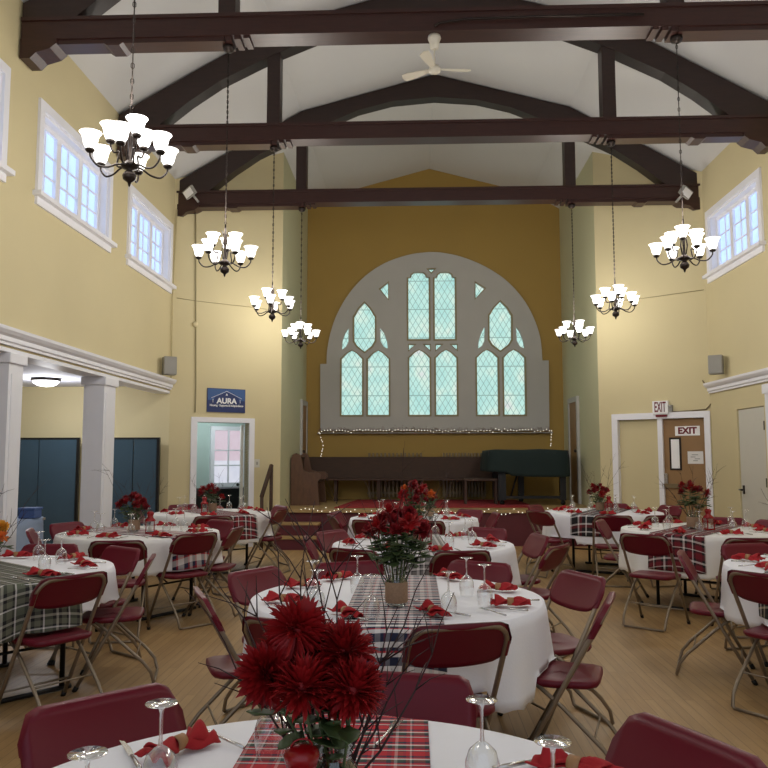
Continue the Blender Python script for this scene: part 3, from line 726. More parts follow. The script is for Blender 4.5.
MB().box(cx-hw+.3, cx+hw-.15, yp-.55, yp-.45, STAGE+.12, STAGE+.17).build('dolly_bar', 'black', t)
# piano bench-like small stand
q = at(483, 490, 'y', 15.0)
t = thing('piano_bench', 'small dark wooden bench left of the covered piano', 'bench', (q.x-.05, 15.0, STAGE))
MB().box(-.32, .32, -.16, .16, .44, .49).build('seat', 'pew', t, bevel=.008)
for sx in (-.28, .28):
    for sy in (-.12, .12): MB().box(sx-.02, sx+.02, sy-.02, sy+.02, 0, .44).build('leg', 'pew', t)

# --- AURA door opening (left splay)
t = struct('trim_4', MB().box(.355, .455, -.03, .18, 0, 2.14, FL).box(1.375, 1.465, -.03, .18, 0, 2.14, FL).box(.455, 1.375, -.03, .18, 2.06, 2.14, FL), 'white')
m = MB().box(.05, 3.2, 2.2, 2.3, 0, 2.7, FL); m.box(0.0, .05, .2, 2.3, 0, 2.7, FL); m.box(-2.95, -2.88, 13.65, 16.2, 0, 2.7); m.prism([FL @ Vector((a_, b_, 2.7)) for a_, b_ in ((0, .2), (1.6, .2), (3.2, 2.3), (0, 2.3))], (0, 0, .05))
struct('wall_side_room', m, 'teal_wall')
struct('floor_side_room', MB().prism([FL @ Vector((a_, b_, .001)) for a_, b_ in ((.05, .18), (1.7, .18), (3.0, 2.2), (.05, 2.2))], (0, 0, .01)), 'stagewood')
# its window with blinds
def pt_wall(px, py, F_, depth):   # local coordinates on a plane parallel to the splay at depth
    a = F_ @ Vector((0, depth, 0)); b = F_ @ Vector((1, depth, 0)); w = at(px, py, 'w', (a, b)); return F_.inverted() @ w
a = pt_wall(214, 430, FL, 2.19); b = pt_wall(241, 482, FL, 2.19)
u0, u1, z1, z0 = a.x, b.x, a.z, b.z
m = MB().box(u0-.08, u0, 2.14, 2.2, z0-.08, z1+.08, FL).box(u1, u1+.08, 2.14, 2.2, z0-.08, z1+.08, FL).box(u0, u1, 2.14, 2.2, z1, z1+.08, FL).box(u0, u1, 2.14, 2.2, z0-.08, z0, FL)
m.box((u0+u1)/2-.015, (u0+u1)/2+.015, 2.15, 2.19, z0, z1, FL)
for f_ in (.33, .62): m.box(u0, (u0+u1)/2-.015, 2.155, 2.184, z0+(z1-z0)*f_-.012, z0+(z1-z0)*f_+.012, FL); m.box((u0+u1)/2+.015, u1, 2.155, 2.184, z0+(z1-z0)*f_-.012, z0+(z1-z0)*f_+.012, FL)
w = struct('window_10', m, 'white')
MB().box(u0, u1, 2.185, 2.195, z0, z1, FL).build('pane', 'blinds', w)
# side room light
l = bpy.data.lights.new('side_room_daylight', 'POINT'); l.energy = 28; l.color = (.9, .95, 1); l.shadow_soft_size = .3
lo = bpy.data.objects.new('side_room_daylight', l); COL.objects.link(lo); lo.location = FL @ Vector((1.2, 1.2, 2.3))
q = pt_wall(216, 492, FL, 1.8)
t = thing('side_cabinet', 'low black cabinet seen through the doorway under the sign', 'cabinet', FL @ Vector((q.x, 1.8, 0)), math.atan2(DL.y, DL.x))
MB().box(-.6, .6, -.25, .25, 0, q.z+.05).build('body', 'black', t, bevel=.01); MB().box(-.62, .62, -.27, .27, q.z+.05, q.z+.08).build('top', 'black', t)
MB().box(.2, .26, -.265, -.25, .4, .5).build('handle', 'silver', t)
# open door leaf inside
hd = FL @ Vector((1.34, .19, 0)); d2 = struct('door_1', MB().box(-.02, .02, .0, .8, .01, 2.04), 'offwhite')
d2.location = hd; d2.rotation_euler = (0, 0, math.atan2(-3.0, 13.5)*-1+.02)
MB().sphere((-.05, .72, 1.0), .03, 10, 6).tube([(-.05, .72, 1), (0, .72, 1)], .01).build('door_knob', 'black', d2)
# AURA sign
a = pt_wall(207, 387.5, FL, 0); b = pt_wall(244.5, 414, FL, 0); u0, u1, z0, z1 = a.x, b.x, b.z+.02, a.z
t = thing('wall_sign', 'navy sign reading AURA above the doorway on the left splayed wall', 'sign', FL @ Vector(((u0+u1)/2, -.02, (z0+z1)/2)), math.atan2(DL.y, DL.x))
hw, hh = (u1-u0)/2, (z1-z0)/2
MB().box(-hw, hw, -.0, .018, -hh, hh).build('board', 'navy', t)
MB().box(-hw+.01, hw-.01, -.003, .0, 0, hh-.01).build('sky_band', 'navy2', t)
m = MB().prism([(-.24*1, -.006, -.03), (-.2, -.006, .05), (0, -.006, hh*.72), (.2, -.006, .05), (.24, -.006, -.03)], (0, .003, 0)); m.build('roof_shape', 'navy', t)
m = MB()
for A_, B_ in (((-.27, .035), (0, hh*.78)), ((.27, .035), (0, hh*.78)), ((-.24, .02), (-.24, -.04)), ((.24, .02), (.24, -.04))):
    m.tube([(A_[0], -.008, A_[1]), (B_[0], -.008, B_[1])], .004, 5)
m.build('roof_outline', 'signwhite', t)
R90 = Matrix.Rotation(PI/2, 4, 'X')
text_mesh('lettering', 'AURA', .125, 'signwhite', t, Matrix.Translation((0, -.012, -.012)) @ R90, .004, .36)
text_mesh('tagline', 'Housing · Supports & Independence', .05, 'signwhite', t, Matrix.Translation((0, -.012, -.085)) @ R90, .001, hw*1.75)
m = MB().prism([(-.02, -.012, hh*.42), (.02, -.012, hh*.42), (.0, -.012, hh*.6)], (0, .004, 0)); m.build('bird', 'signwhite', t)
# switch beside it
q = pt_wall(256.5, 463, FL, 0)
t = thing('light_switch', 'small white switch plate right of the doorway under the sign', 'switch', FL @ Vector((q.x, -.012, q.z)), math.atan2(DL.y, DL.x))
MB().box(-.05, .05, 0, .012, -.07, .07).build('plate', 'offwhite', t); MB().box(-.012, .012, -.008, 0, -.025, .025).build('rocker', 'grey', t)
# wall lines and conduit on the left splay
def conduit(name, label, F_, pts, r=.009, m='cable'):
    P = []
    for p in pts: q = pt_wall(p[0], p[1], F_, -r-.002); P.append(F_ @ Vector((q.x, -r-.002, q.z)))
    o = MB().tube(P, r, 6).build(name, m); return tag(o, label, 'conduit')
conduit('conduit', 'thin vertical cream conduit left of the sign', FL, [(196, 205), (196, 300), (196, 387), (195, 412)], .012)
conduit('conduit', 'thin cable run level across the left splayed wall below the chandeliers', FL, [(177, 297.5), (196, 300.5), (248, 306.5), (282, 311)], .006)
conduit('conduit', 'thin cable across the right splayed wall towards the corner hook', FL if False else FR, [(604, 303), (642, 299), (704, 290.5)], .006)
q = pt_wall(195, 324, FL, 0)
t = thing('smoke_detector', 'small round cream disc on the conduit left of the sign', 'detector', FL @ Vector((q.x, 0, q.z)), math.atan2(DL.y, DL.x))
m = MB().lathe([(.001, .04), (.03, .04), (.045, .03), (.05, 0)], 16, mtx=Matrix.Rotation(PI/2, 4, 'X')); m.build('disc', 'cream', t)

# --- EXIT double door (right splay): u measured from the stage side
UA, UB = .335, 1.76
mid = pt_wall(660, 440, FR, 0).x
m = MB().box(UA-.1, UA, -.03, .14, 0, 2.2, FR).box(UB, UB+.09, -.03, .14, 0, 2.2, FR).box(UA, UB, -.03, .14, 2.1, 2.2, FR).box(mid-.04, mid+.04, .0, .12, 0, 2.1, FR)
struct('trim_5', m, 'white')
struct('wall_fixed_panel', MB().box(UA, mid-.04, .06, .1, 0, 2.1, FR), 'cream')
dd = struct('door_2', MB().box(mid+.04, UB, .05, .1, .01, 2.095, FR), 'brown_door')
def drect(x0, y0, x1, y1): a = pt_wall(x0, y0, FR, .05); b = pt_wall(x1, y1, FR, .05); return a.x, b.x, b.z, a.z
u0, u1, z0, z1 = drect(671, 440, 680, 469)
MB().box(u0-.03, u1+.03, .042, .05, z0-.03, z1+.03, FR).build('window_frame', 'bronze', dd); MB().box(u0, u1, .036, .042, z0, z1, FR).build('window_pane', 'signwhite', dd)
u0, u1, z0, z1 = drect(663, 484, 690, 489); MB().box(u0, u1, .0, .035, z0, z1, FR).build('push_bar', 'rad', dd)
u0, u1, z0, z1 = drect(664.5, 474, 668.5, 486); MB().box(u0, u1, .01, .05, z0, z1, FR).build('latch_box', 'silver', dd)
u0, u1, z0, z1 = drect(675, 427, 700, 436)
TX = math.atan2(FR[1][0], FR[0][0])
t = thing('door_sign', 'pink white EXIT sign stuck on the brown door', 'sign', FR @ Vector(((u0+u1)/2, .04, (z0+z1)/2)), TX)
MB().box(-(u1-u0)/2, (u1-u0)/2, 0, .008, -(z1-z0)/2, (z1-z0)/2).build('plate', 'signwhite', t); text_mesh('lettering', 'EXIT', .14, 'signred', t, Matrix.Translation((0, -.003, 0)) @ R90, .006, (u1-u0)*.76)
u0, u1, z0, z1 = drect(687.5, 452, 703.5, 464.5)
t = thing('notice', 'white paper notice taped to the brown exit door', 'paper', FR @ Vector(((u0+u1)/2, .044, (z0+z1)/2)), TX)
hw, hh = (u1-u0)/2, (z1-z0)/2
MB().box(-hw, hw, 0, .004, -hh, hh).build('sheet', 'paper', t)
m = MB()
for z, a_, b_ in ((.45, -.45, .35), (.1, -.6, .0), (-.2, -.1, .6), (-.5, -.3, .3)): m.box(a_*hw, b_*hw, -.002, 0, z*hh-.006, z*hh+.006)
m.build('print', 'grey', t)
u0, u1, z0, z1 = [*(lambda a, b: (a.x, b.x, b.z, a.z))(pt_wall(653.5, 402, FR, 0), pt_wall(669.5, 414.5, FR, 0))]
t = thing('exit_sign', 'white boxed EXIT sign with emergency lamp above the double door frame', 'sign', FR @ Vector(((u0+u1)/2, -.03, (z0+z1)/2)), TX)
hw, hh = (u1-u0)/2, (z1-z0)/2
MB().box(-hw, hw, -.03, .03, -hh, hh).build('case', 'signwhite', t, bevel=.006); text_mesh('lettering', 'EXIT', .2, 'signred', t, Matrix.Translation((0, -.033, 0)) @ R90 @ Matrix.Scale(1.15, 4, (0, 1, 0)), .003, hw*1.45)
MB().box(-hw*.6, hw*.8, -.03, .0, -hh-.045, -hh-.01).build('red_tab', 'signred', t)
MB().box(hw, hw+.06, -.02, .03, -hh*.7, hh*.3).lathe([(.001, 0), (.03, .0), (.035, -.03)], 12, (hw+.03, -.02, hh*.3)).build('lamp', 'grey', t)
# cable from exit sign to cornice
o = conduit('power_cable', 'dark cable looping from the exit sign up to the right cornice', FR, [(673, 412.5), (690, 411.5), (706, 410), (711.5, 404), (712, 395), (707, 388), (702.5, 381)], .011, 'rad'); o['category'] = 'cable'
# white door in the right wall
f = MB().box(W+.02, W+.07, 10.57, 11.43, .01, 2.15); dd = struct('door_3', f, 'offwhite')
for z in (.3, 1.15, 1.9): MB().box(W+.0, W+.02, 10.565, 10.60, z-.06, z+.06).build('hinge', 'bronze', dd)
MB().tube([(W+.02, 11.34, 1.03), (W-.05, 11.34, 1.03), (W-.055, 11.22, 1.03)], .012, 8).box(W+.005, W+.02, 11.32, 11.36, .97, 1.09).build('door_handle', 'bronze', dd)
# stage side door (right alcove wall) and left strip
for s, n in ((1, 4), (-1, 5)):
    y0, y1 = (15.3, 16.0) if s > 0 else (16.0, 16.6); AX = 2.8 if s > 0 else 2.66; dd = struct(f'door_{n}', MB().box(min(s*AX, s*(AX-.03)), max(s*AX, s*(AX-.03)), y0, y1, STAGE, 2.55), 'brown_door')
    m = MB()
    for a_, b_, c_, d_ in ((y0-.1, y0, STAGE, 2.65), (y1, y1+.1, STAGE, 2.65), (y0, y1, 2.55, 2.65)): m.box(min(s*AX, s*(AX-.05)), max(s*AX, s*(AX-.05)), a_, b_, c_, d_)
    m.build('frame', 'stone', dd)
    m = MB()
    for za, zb in ((.8, 1.5), (1.7, 2.4)): m.box(min(s*(AX-.04), s*(AX-.03)), max(s*(AX-.04), s*(AX-.03)), y0+.12, y1-.12, za, zb)
    m.build('panel', 'brown_door', dd); MB().sphere((s*(AX-.06), y0+.08, 1.6), .03, 8, 6).build('door_knob', 'bronze', dd)
# wall speakers
for s, px, lab in ((-1, 169.5, 'grey wall speaker above the left cornice end'), (1, 716, 'grey wall speaker above the right cornice end')):
    q = at(px, 365.5, 'x', s*(W-.14)); y = min(q.y, 12.1)
    t = thing('wall_speaker', lab, 'speaker', (s*(W-.14), y, q.z), s*-.5, 'grey wall speakers')
    MB().box(-.1, .1, -.08, .08, -.14, .14).build('cabinet', 'grey', t, bevel=.015); MB().box(-.085, .085, -.088, -.08, -.125, .125).build('grille', 'rad' if False else 'grey', t)
    MB().tube([(0, .07, -.1), (s*.1, .08, -.1)], .015, 6).build('bracket', 'grey', t)
# handrail at the steps
q = at(268, 506, 'z', 0.0)
t = thing('handrail', 'dark wooden handrail by the stage steps', 'handrail', (-2.78, 12.95, 0))
MB().tube([(-.05, -.1, 0), (-.05, -.1, .9)], .03, 8).build('post', 'pew', t); MB().tube([(-.05, -.12, .85), (.02, .35, 1.35)], .035, 8).build('rail', 'pew', t); MB().tube([(.02, .35, .0), (.02, .35, 1.35)], .03, 8).build('post', 'pew', t)
# pipe at the left corner
o = MB().tube([(-W+.03, YC-.06, 2.72), (-W+.03, YC-.06, 4.0), (-W+.05, YC-.04, 5.5)], .014, 6).build('pipe', 'cream'); tag(o, 'cream pipe running up the left corner past the speaker', 'pipe')
# baseboards
struct('baseboard_right', MB().box(W-.02, W, YN, 10.1, 0, .15).box(W-.02, W, 11.46, YC-.02, 0, .15), 'white')

# ================================================================== TABLES
R = .77
TB = {'T1': (-.55, 1.585), 'T2': (-.45, 4.28), 'T3': (-.285, 6.86), 'T4': (-.364, 9.68), 'L1': (-3.15, 5.2), 'L2': (-3.066, 7.79), 'L3': (-3.05, 10.55), 'R1': (2.52, 5.43), 'R2': (2.55, 8.27), 'R3': (2.17, 10.8)}
TN = {'T1': 'nearest table', 'T2': 'second centre table', 'T3': 'third centre table', 'T4': 'farthest centre table', 'L1': 'nearest left table', 'L2': 'middle left table', 'L3': 'farthest left table', 'R1': 'nearest right table', 'R2': 'middle right table', 'R3': 'farthest right table'}
HEM = {'T1': .4, 'T2': .38, 'T3': .42, 'T4': .42, 'L1': .54, 'L2': .45, 'L3': .42, 'R1': .43, 'R2': .36, 'R3': .39}
RUN = {'T1': (-90, -.005, .235), 'T2': (-90, -.005, .23), 'T3': (-88, -.03, .22), 'T4': (-90, 0, .22), 'L1': (-39, -.02, .24), 'L2': (-30, 0, .25), 'L3': (-50, 0, .26), 'R1': (-140, 0, .24), 'R2': (-126, 0, .26), 'R3': (-116, 0, .24)}
RDROP = {'T1': .42, 'T2': .42, 'T3': .5, 'T4': .5, 'L1': .44, 'L2': .47, 'L3': .46, 'R1': .5, 'R2': .42, 'R3': .5}
NMIN = {0: 'right side', 45: 'far right', 90: 'far side', 135: 'far left', 180: 'left side', -135: 'near left', -90: 'near side', -45: 'near right'}
def side(a):
    a = (a+180) % 360-180; k = round(a/45)*45; k = 180 if k == -180 else k; return NMIN[k]
# chairs: photo pixel of the middle of the back's top bar, optional own phrase, optional turn
CHR = {
'T1': [(100, 695, None, 0), (403, 674, None, 0), (690, 735, 'right side', 0)],
'T2': [(281, 620, None, 0), (457, 622, 'near right', 0), (199, 590, None, 12), (253, 569, None, 0), (347, 562, 'far side', 0), (480, 562, 'far right', 0), (610, 598, 'right side', 0), (583, 574, 'right side, farther one', 0)],
'T3': [(352, 549, None, 0), (462, 551, 'near right', 0), (337, 531, 'far left', 0), (306, 537, 'left side', 0), (487, 528, 'far right', 0), (540, 535, 'right side, farther one', 0), (560, 546, 'right side', 0)],
'T4': [(369, 520, None, 0), (424, 521, 'near side', 0), (355, 512, 'far left', 0), (331, 515, 'left side', 0), (496, 513, 'right side', 0), (448, 511, 'far right', 0)],
'L1': [(75, 574, 'near right', 0), (110, 548, 'far right', 0), (152, 556, 'right side', 0), (38, 547, 'far left', 0)],
'L2': [(117, 540, 'near side', 0), (197, 533, 'near right', 0), (84, 523, 'far left', 0), (50, 528, 'left side', 0), (218, 520, 'far right', 0), (233, 527, 'right side', 0)],
'L3': [(213, 516, 'near side', 0), (279, 509, 'right side', 0), (263, 506, 'far right', 0), (162, 508, 'left side', 0), (190, 505, 'far left', 0)],
'R3': [(537, 511, 'left side', 0), (555, 506, 'far left', 0), (613, 516, 'near side', 0), (612, 504, 'far side', 0), (671, 506, 'far right', 0), (664, 516, 'near right', 0)],
'R2': [(610, 521, 'left side', 0), (641, 535, 'near left', 0), (716, 520, 'far side', 0), (754, 522, 'far right', 0), (752, 539, 'near side', 0)],
'R1': [(760, 574, 'near left', 0), (680, 553, 'left side', 0), (755, 546, 'far left', 0)]}
ZT = .815
def chair_proto():
    t = thing('folding_chair', 'x', 'chair')
    # local: sitter faces +y; back top bar at y=-.22
    yt, zt_, yf = -.235, .80, .215
    def L(z): return yf+(yt-yf)*z/zt_
    wx = .215
    P = [(-wx, L(.012), .012), (-wx, L(.3), .3), (-wx, L(.6), .6), (-wx, L(.72), .72)]
    for k in range(1, 6): a = PI/2*k/5; P.append((-wx+.075*(1-math.cos(a)), L(.72+.08*math.sin(a)), .72+.08*math.sin(a)))
    P += [(-x, y, z) for x, y, z in reversed(P)]
    MB().tube(P, .0125, 8).tube([(-wx, L(.13), .13), (wx, L(.13), .13)], .007, 6).build('frame', 'tube', t)
    for s in (-1, 1): MB().tube([(s*wx, L(.0), 0.0), (s*wx, L(.03), .03)], .016, 8).build('foot_cap', 'black', t)
    # rear legs: from under the seat back to the floor, joined by a floor bar
    Q = [(-.19, .10, .425), (-.19, -.02, .33), (-.19, -.20, .16), (-.19, -.255, .09), (-.185, -.275, .02), (-.17, -.277, .012)]
    for s in (-1, 1):
        MB().tube([(s*abs(x), y, z) for x, y, z in Q], .011, 8).build('leg', 'tube', t)
    MB().tube([(-.17, -.277, .012), (.17, -.277, .012)], .010, 6).build('floor_bar', 'tube', t); MB().tube([(-.19, -.16, .2), (.19, -.16, .2)], .006, 6).build('stretcher', 'tube', t)
    # seat
    def seat_out(n=28):
        o = []
        for k in range(n):
            a = 2*PI*k/n; c, s = math.cos(a), math.sin(a); p = 4 if s > 0 else 6; q = (abs(c)**p+abs(s)**p)**(-1/p)
            o.append((.2*c*q*(1-.06*(s*q < 0)), .195*s*q+.01))
        return o
    so = seat_out(); n = len(so); m = MB(); vs = []; rings = [(.0, .442), (.6, .443), (.93, .449), (1, .444), (1, .425), (.96, .415), (0, .415)]
    for f, z in rings:
        for x, y in so: vs.append((x*f, .01+(y-.01)*f, z+(.006*(y/.2)**2)-.012*(y > .12)*((y-.12)/.08)*f))
    m.add(vs, [(i*n+k, i*n+(k+1) % n, (i+1)*n+(k+1) % n, (i+1)*n+k) for i in range(len(rings)-1) for k in range(n)], True); m.build('seat', 'burg', t)
    # back panel: curved plastic shell on the sitter side wrapping the tube, lighter rim
    NU, NV = 17, 9
    def outline(u, v):    # u across -1..1, v 0 bottom..1 top
        x = u*.232; top = .815; bot = .635+.014*abs(u)**3-.014*(1-u*u)
        r = max(0, abs(u)-.72)/.28
        top -= .075*(1-math.sqrt(max(0, 1-r*r))); bot += .045*(1-math.sqrt(max(0, 1-r*r)))
        return x, bot+(top-bot)*v
    def front(i, j):
        u = -1+2*i; x, z = outline(u, j); y = L(z)+.017-.018*(1-u*u)*(1-j**4)
        return (x, y+.004, z)
    def backf(i, j):
        u = -1+2*i; x, z = outline(u, j); y = L(z)+.006-.018*(1-u*u); return (x*.985, y-.002, z)
    m = MB(); m.grid(front, NU, NV); m.grid(backf, NU, NV)
    off = NU*NV; ring = [i for i in range(NU)]+[j*NU+NU-1 for j in range(1, NV)]+[(NV-1)*NU+i for i in range(NU-2, -1, -1)]+[j*NU for j in range(NV-2, 0, -1)]
    for a, b in zip(ring, ring[1:]+ring[:1]): m.f.append((a, b, b+off, a+off)); m.sm.append(True)
    # rolled side wings around the tube and ridge along the top
    for s in (-1, 1):
        def wing(i, j, s=s):
            a = -PI*.1+PI*1.15*i; z = .66+.07*j; return (s*(wx+.0155*math.sin(a)+.002), L(z)+.0165*math.cos(a), z)
        m.grid(wing, 7, 4)
    rim = [j*NU for j in range(3, NV)]+[(NV-1)*NU+i for i in range(1, NU)]+[j*NU+NU-1 for j in range(NV-2, 2, -1)]; st = len(m.v)
    for q_ in rim: x, y, z = m.v[q_]; m.v.append((x*1.012, L(z)-.004, z+.002))
    for a_ in range(len(rim)-1): m.f.append((rim[a_], rim[a_+1], st+a_+1, st+a_)); m.sm.append(True)
    o = m.build('backrest', 'burg', t)
    bm = bmesh.new(); bm.from_mesh(o.data); bmesh.ops.recalc_face_normals(bm, faces=bm.faces); bm.to_mesh(o.data); bm.free()
    return t
cp = chair_proto(); CHAIRS = {}
def place_chairs():
    for k, lst in CHR.items():
        c = Vector((*TB[k], 0)); CHAIRS[k] = []
        for px, py, ph, turn in lst:
            p = at(px, py, 'z', ZT); d = Vector((p.x-c.x, p.y-c.y, 0)); r = d.length; ang = math.degrees(math.atan2(d.y, d.x)); d.normalize()
            r = max(r, 1.0); r = min(r, 1.45)
            face = (-d).to_2d(); rz = math.atan2(face.y, face.x)-PI/2+math.radians(turn)
            q = c+d*r; loc = q+Vector((face.x, face.y, 0))*.235
            lab = f'burgundy folding chair at the {ph or side(ang)} of the {TN[k]}'
            CHAIRS[k].append((loc, rz))
            use(cp, loc, rz, lab, f'folding chairs around the {TN[k]}')
place_chairs()
ALLCH = [(loc, rz) for k in CHAIRS for loc, rz in CHAIRS[k]]
def settle(p, lift=0, pad=0):
    """keep a hanging cloth point out of the chairs: rest on seats, stay before back tubes"""
    for loc, rz in ALLCH:
        dx, dy = p.x-loc.x, p.y-loc.y
        if dx*dx+dy*dy > .2: continue
        c, s = math.cos(-rz), math.sin(-rz); lx, ly = c*dx-s*dy, s*dx+c*dy
        if abs(lx) < .215 and -.2 < ly < .23 and p.z < .462+lift: p.z = .462+lift
    return p
def wave(k, a, f):
    sd = sum(ord(c) for c in k)
    return f*(.018+.02*math.sin(9*a+sd)+.012*math.sin(15*a+sd*1.7)+.006*math.sin(23*a+sd))
def cloth(k):
    c = TB[k]; hem = HEM[k]; N = 144; rings = []
    rs = [0.001, .25, .5, .7, .755, .768]
    drop = .755-hem; m = MB(); vs = []
    for r in rs:
        for i in range(N): a = 2*PI*i/N; vs.append((r*math.cos(a), r*math.sin(a), .756 if r < .76 else .753))
    K = 9
    for j in range(1, K+1):
        f = j/K
        for i in range(N):
            a = 2*PI*i/N; sc_ = .012*abs(math.sin(a*24)) if j == K else 0
            r = .776+wave(k, a, f); z = .748-f*(drop-sc_)
            if j == K: z += .012*math.sin(3*a+1)
            p = Vector((c[0]+r*math.cos(a), c[1]+r*math.sin(a), z)); p = settle(p)
            vs.append((p.x-c[0], p.y-c[1], p.z))
    nr = len(rs)+K
    m.add(vs, [(i*N+q, i*N+(q+1) % N, (i+1)*N+(q+1) % N, (i+1)*N+q) for i in range(nr-1) for q in range(N)], True)
    o = m.build('tablecloth', 'cloth2' if k in ('L2', 'R2', 'L3') else 'cloth', solid=.003)
    o.location = (c[0], c[1], 0)
    tag(o, f'white round tablecloth draped over the {TN[k]}', 'tablecloth', 'white tablecloths')
def runner(k):
    ang, off, hw = RUN[k]; ang = math.radians(ang); d = Vector((math.cos(ang), math.sin(ang), 0)); n = Vector((-d.y, d.x, 0)); c = TB[k]
    NU, NV = 13, 61; m = MB(); vs = []; uvs = []
    dr = .755-RDROP[k]
    for j in range(NV):
        for i in range(NU):
            u = off+hw*(2*i/(NU-1)-1); v0 = math.sqrt(R*R-u*u); tot = v0+dr
            s = -tot+2*tot*j/(NV-1); t_ = abs(s); sg = 1 if s > 0 else -1
            a = ang+math.atan2(u, v0*sg)
            if t_ <= v0: p = d*s+n*u; z = .7605
            else:
                f = (t_-v0)/(.755-HEM[k]); q = d*(v0*sg)+n*u; L = q.length; rr = .785+wave(k, math.atan2(q.y, q.x) % (2*PI), min(1, f))+.0; p = q*(rr/L); z = .757-(t_-v0)
                w = settle(Vector((c[0]+p.x, c[1]+p.y, z)), .008); z = w.z
            vs.append((p.x, p.y, z)); uvs.append((u, s))
    m.add(vs, [(j*NU+i, j*NU+i+1, (j+1)*NU+i+1, (j+1)*NU+i) for j in range(NV-1) for i in range(NU-1)], True)
    o = m.build('table_runner', PL[k], solid=.003, uvs=uvs); o.location = (c[0], c[1], 0)
    ds = {'T1': 'red navy and white', 'T2': 'navy white and red', 'T3': 'grey and white', 'T4': 'grey and white', 'L1': 'green black and white', 'L2': 'navy red and white', 'L3': 'red black and white', 'R1': 'black and cream', 'R2': 'dark red black and white', 'R3': 'black and white'}[k]
    tag(o, f'{ds} plaid runner across the {TN[k]}', 'table runner', 'plaid table runners')
def table_proto():
    t = thing('round_table', 'x', 'table')
    MB().lathe([(.001, .72), (.755, .72), (.762, .725), (.762, .745), (.755, .75), (.001, .75)], 64).build('tabletop', 'grey', t)
    for s in (-1, 1):
        P = [(-.3, s*.42, .03), (-.3, s*.42, .62), (-.28, s*.42, .70), (-.2, s*.42, .715), (.2, s*.42, .715), (.28, s*.42, .70), (.3, s*.42, .62), (.3, s*.42, .03)]
        m = MB().tube(P, .017, 8).tube([(-.36, s*.42, .017), (.36, s*.42, .017)], .016, 8).tube([(0, s*.4, .7), (0, s*.1, .45), (0, s*.42, .3)], .008, 6).tube([(-.3, s*.42, .3), (.3, s*.42, .3)], .01, 6); m.build('leg_frame', 'black', t)
    return t
tp = table_proto()
for i, k in enumerate(TB):
    use(tp, (*TB[k], 0), math.radians(RUN[k][0]+90), f'round folding table with black legs under the cloth of the {TN[k]}'.replace(' of the ', ', ', 1), 'round banquet tables'); cloth(k); runner(k)

# ------------------------------------------------------------------ table ware
ZS = .7645
def glass_proto():
    t = thing('wine_glass', 'x', 'glass')
    pr = [(.033, 0), (.036, .02), (.039, .045), (.038, .07), (.03, .093), (.015, .107), (.006, .113)]
    MB().lathe(pr, 20).build('bowl', 'glass', t)
    MB().lathe([(.0055, .112), (.004, .13), (.004, .18), (.007, .194), (.02, .199), (.035, .2), (.035, .202), (.001, .203)], 20).build('stem', 'glass_foot', t)
    return t
gp = glass_proto()
def napkin_proto():
    t = thing('napkin', 'x', 'napkin')
    m = MB()
    def fl(u, v):      # pinched bow: wide pleated fan each side of the ring
        s = (v-.5)*2; w = .012+.055*abs(s)**.8; x = (u-.5)*2*w
        z = .012+.022*math.sin(PI*u)*(1-.4*abs(s))+.01*abs(s)*math.cos(u*5*PI)+.006*math.sin(7*s+u*9)
        return (x+.01*math.sin(4*s), s*.115, max(.003, z))
    m.grid(fl, 15, 21); 
    def fl2(u, v):
        s = (v-.5)*2; w = .01+.04*abs(s)**.9; x = (u-.5)*2*w
        return (x, s*.09, .02+.035*math.sin(PI*u)*abs(s)**.5+.012*math.sin(6*u+5*s))
    m.grid(fl2, 11, 15)
    m.build('cloth', 'napkin', t, solid=.004)
    MB().lathe([(.019, -.018), (.023, -.018), (.023, .018), (.019, .018), (.019, -.018)], 14, mtx=Matrix.Translation((0, 0, .026)) @ Matrix.Rotation(PI/2, 4, 'X')).build('ring', 'ring', t)
    return t
npx = napkin_proto()
def fork_proto():
    t = thing('fork', 'x', 'fork')
    MB().tube([(0, -.095, .004), (0, -.03, .006), (0, .02, .010), (0, .035, .008)], [.005, .0035, .003, .004], 6).build('handle', 'silver', t)
    m = MB().box(-.011, .011, .033, .05, .006, .009)
    for k in range(4): m.box(-.011+.0063*k, -.0078+.0063*k, .05, .09, .006+.002, .0095)
    m.build('tines', 'silver', t); return t
def knife_proto():
    t = thing('knife', 'x', 'knife')
    MB().tube([(0, -.1, .005), (0, -.01, .005)], [.006, .005], 6).build('handle', 'silver', t)
    m = MB(); m.prism([(-.007, -.01, .004), (.007, -.01, .004), (.009, .05, .004), (.004, .1, .004), (-.006, .11, .004)], (0, 0, .002)); m.build('blade', 'silver', t); return t
fp, kp = fork_proto(), knife_proto()
def w_at(px, py, z=ZS): p = at(px, py, 'z', z); return (p.x, p.y, ZS)
def put(proto, kind, k, loc, rz, ph=None):
    c = TB[k]; dx, dy = loc[0]-c[0], loc[1]-c[1]; r = math.hypot(dx, dy); lim = .66 if kind != 'glass' else .7
    if r > lim: loc = (c[0]+dx*lim/r, c[1]+dy*lim/r, loc[2])
    a = math.degrees(math.atan2(dy, dx)); ph = ph or side(a)
    nm = {'glass': 'upturned clear wine glass', 'napkin': 'red napkin in a wooden ring', 'fork': 'steel fork', 'knife': 'steel knife'}[kind]
    key = (kind, k, ph)
    if key in SEEN: return None
    SEEN.add(key)
    o = use(proto, loc, rz, f'{nm} on the {ph} of the {TN[k]}', {'glass': 'upturned wine glasses', 'napkin': 'red ringed napkins', 'fork': 'forks', 'knife': 'knives'}[kind]+f' on the {TN[k]}')
    if kind == 'napkin': o.scale = (.85,)*3
    return o
SEEN = set()
for x, y in ((481, 700), (552, 742), (161, 703), (87, 753)): put(gp, 'glass', 'T1', w_at(x, y, .965), 0)
put(gp, 'glass', 'T1', w_at(269, 757), 0, 'far side')
put(npx, 'napkin', 'T1', w_at(178, 745, .78), -.5, 'far left'); put(npx, 'napkin', 'T1', w_at(590, 764, .78), .9, 'far right')
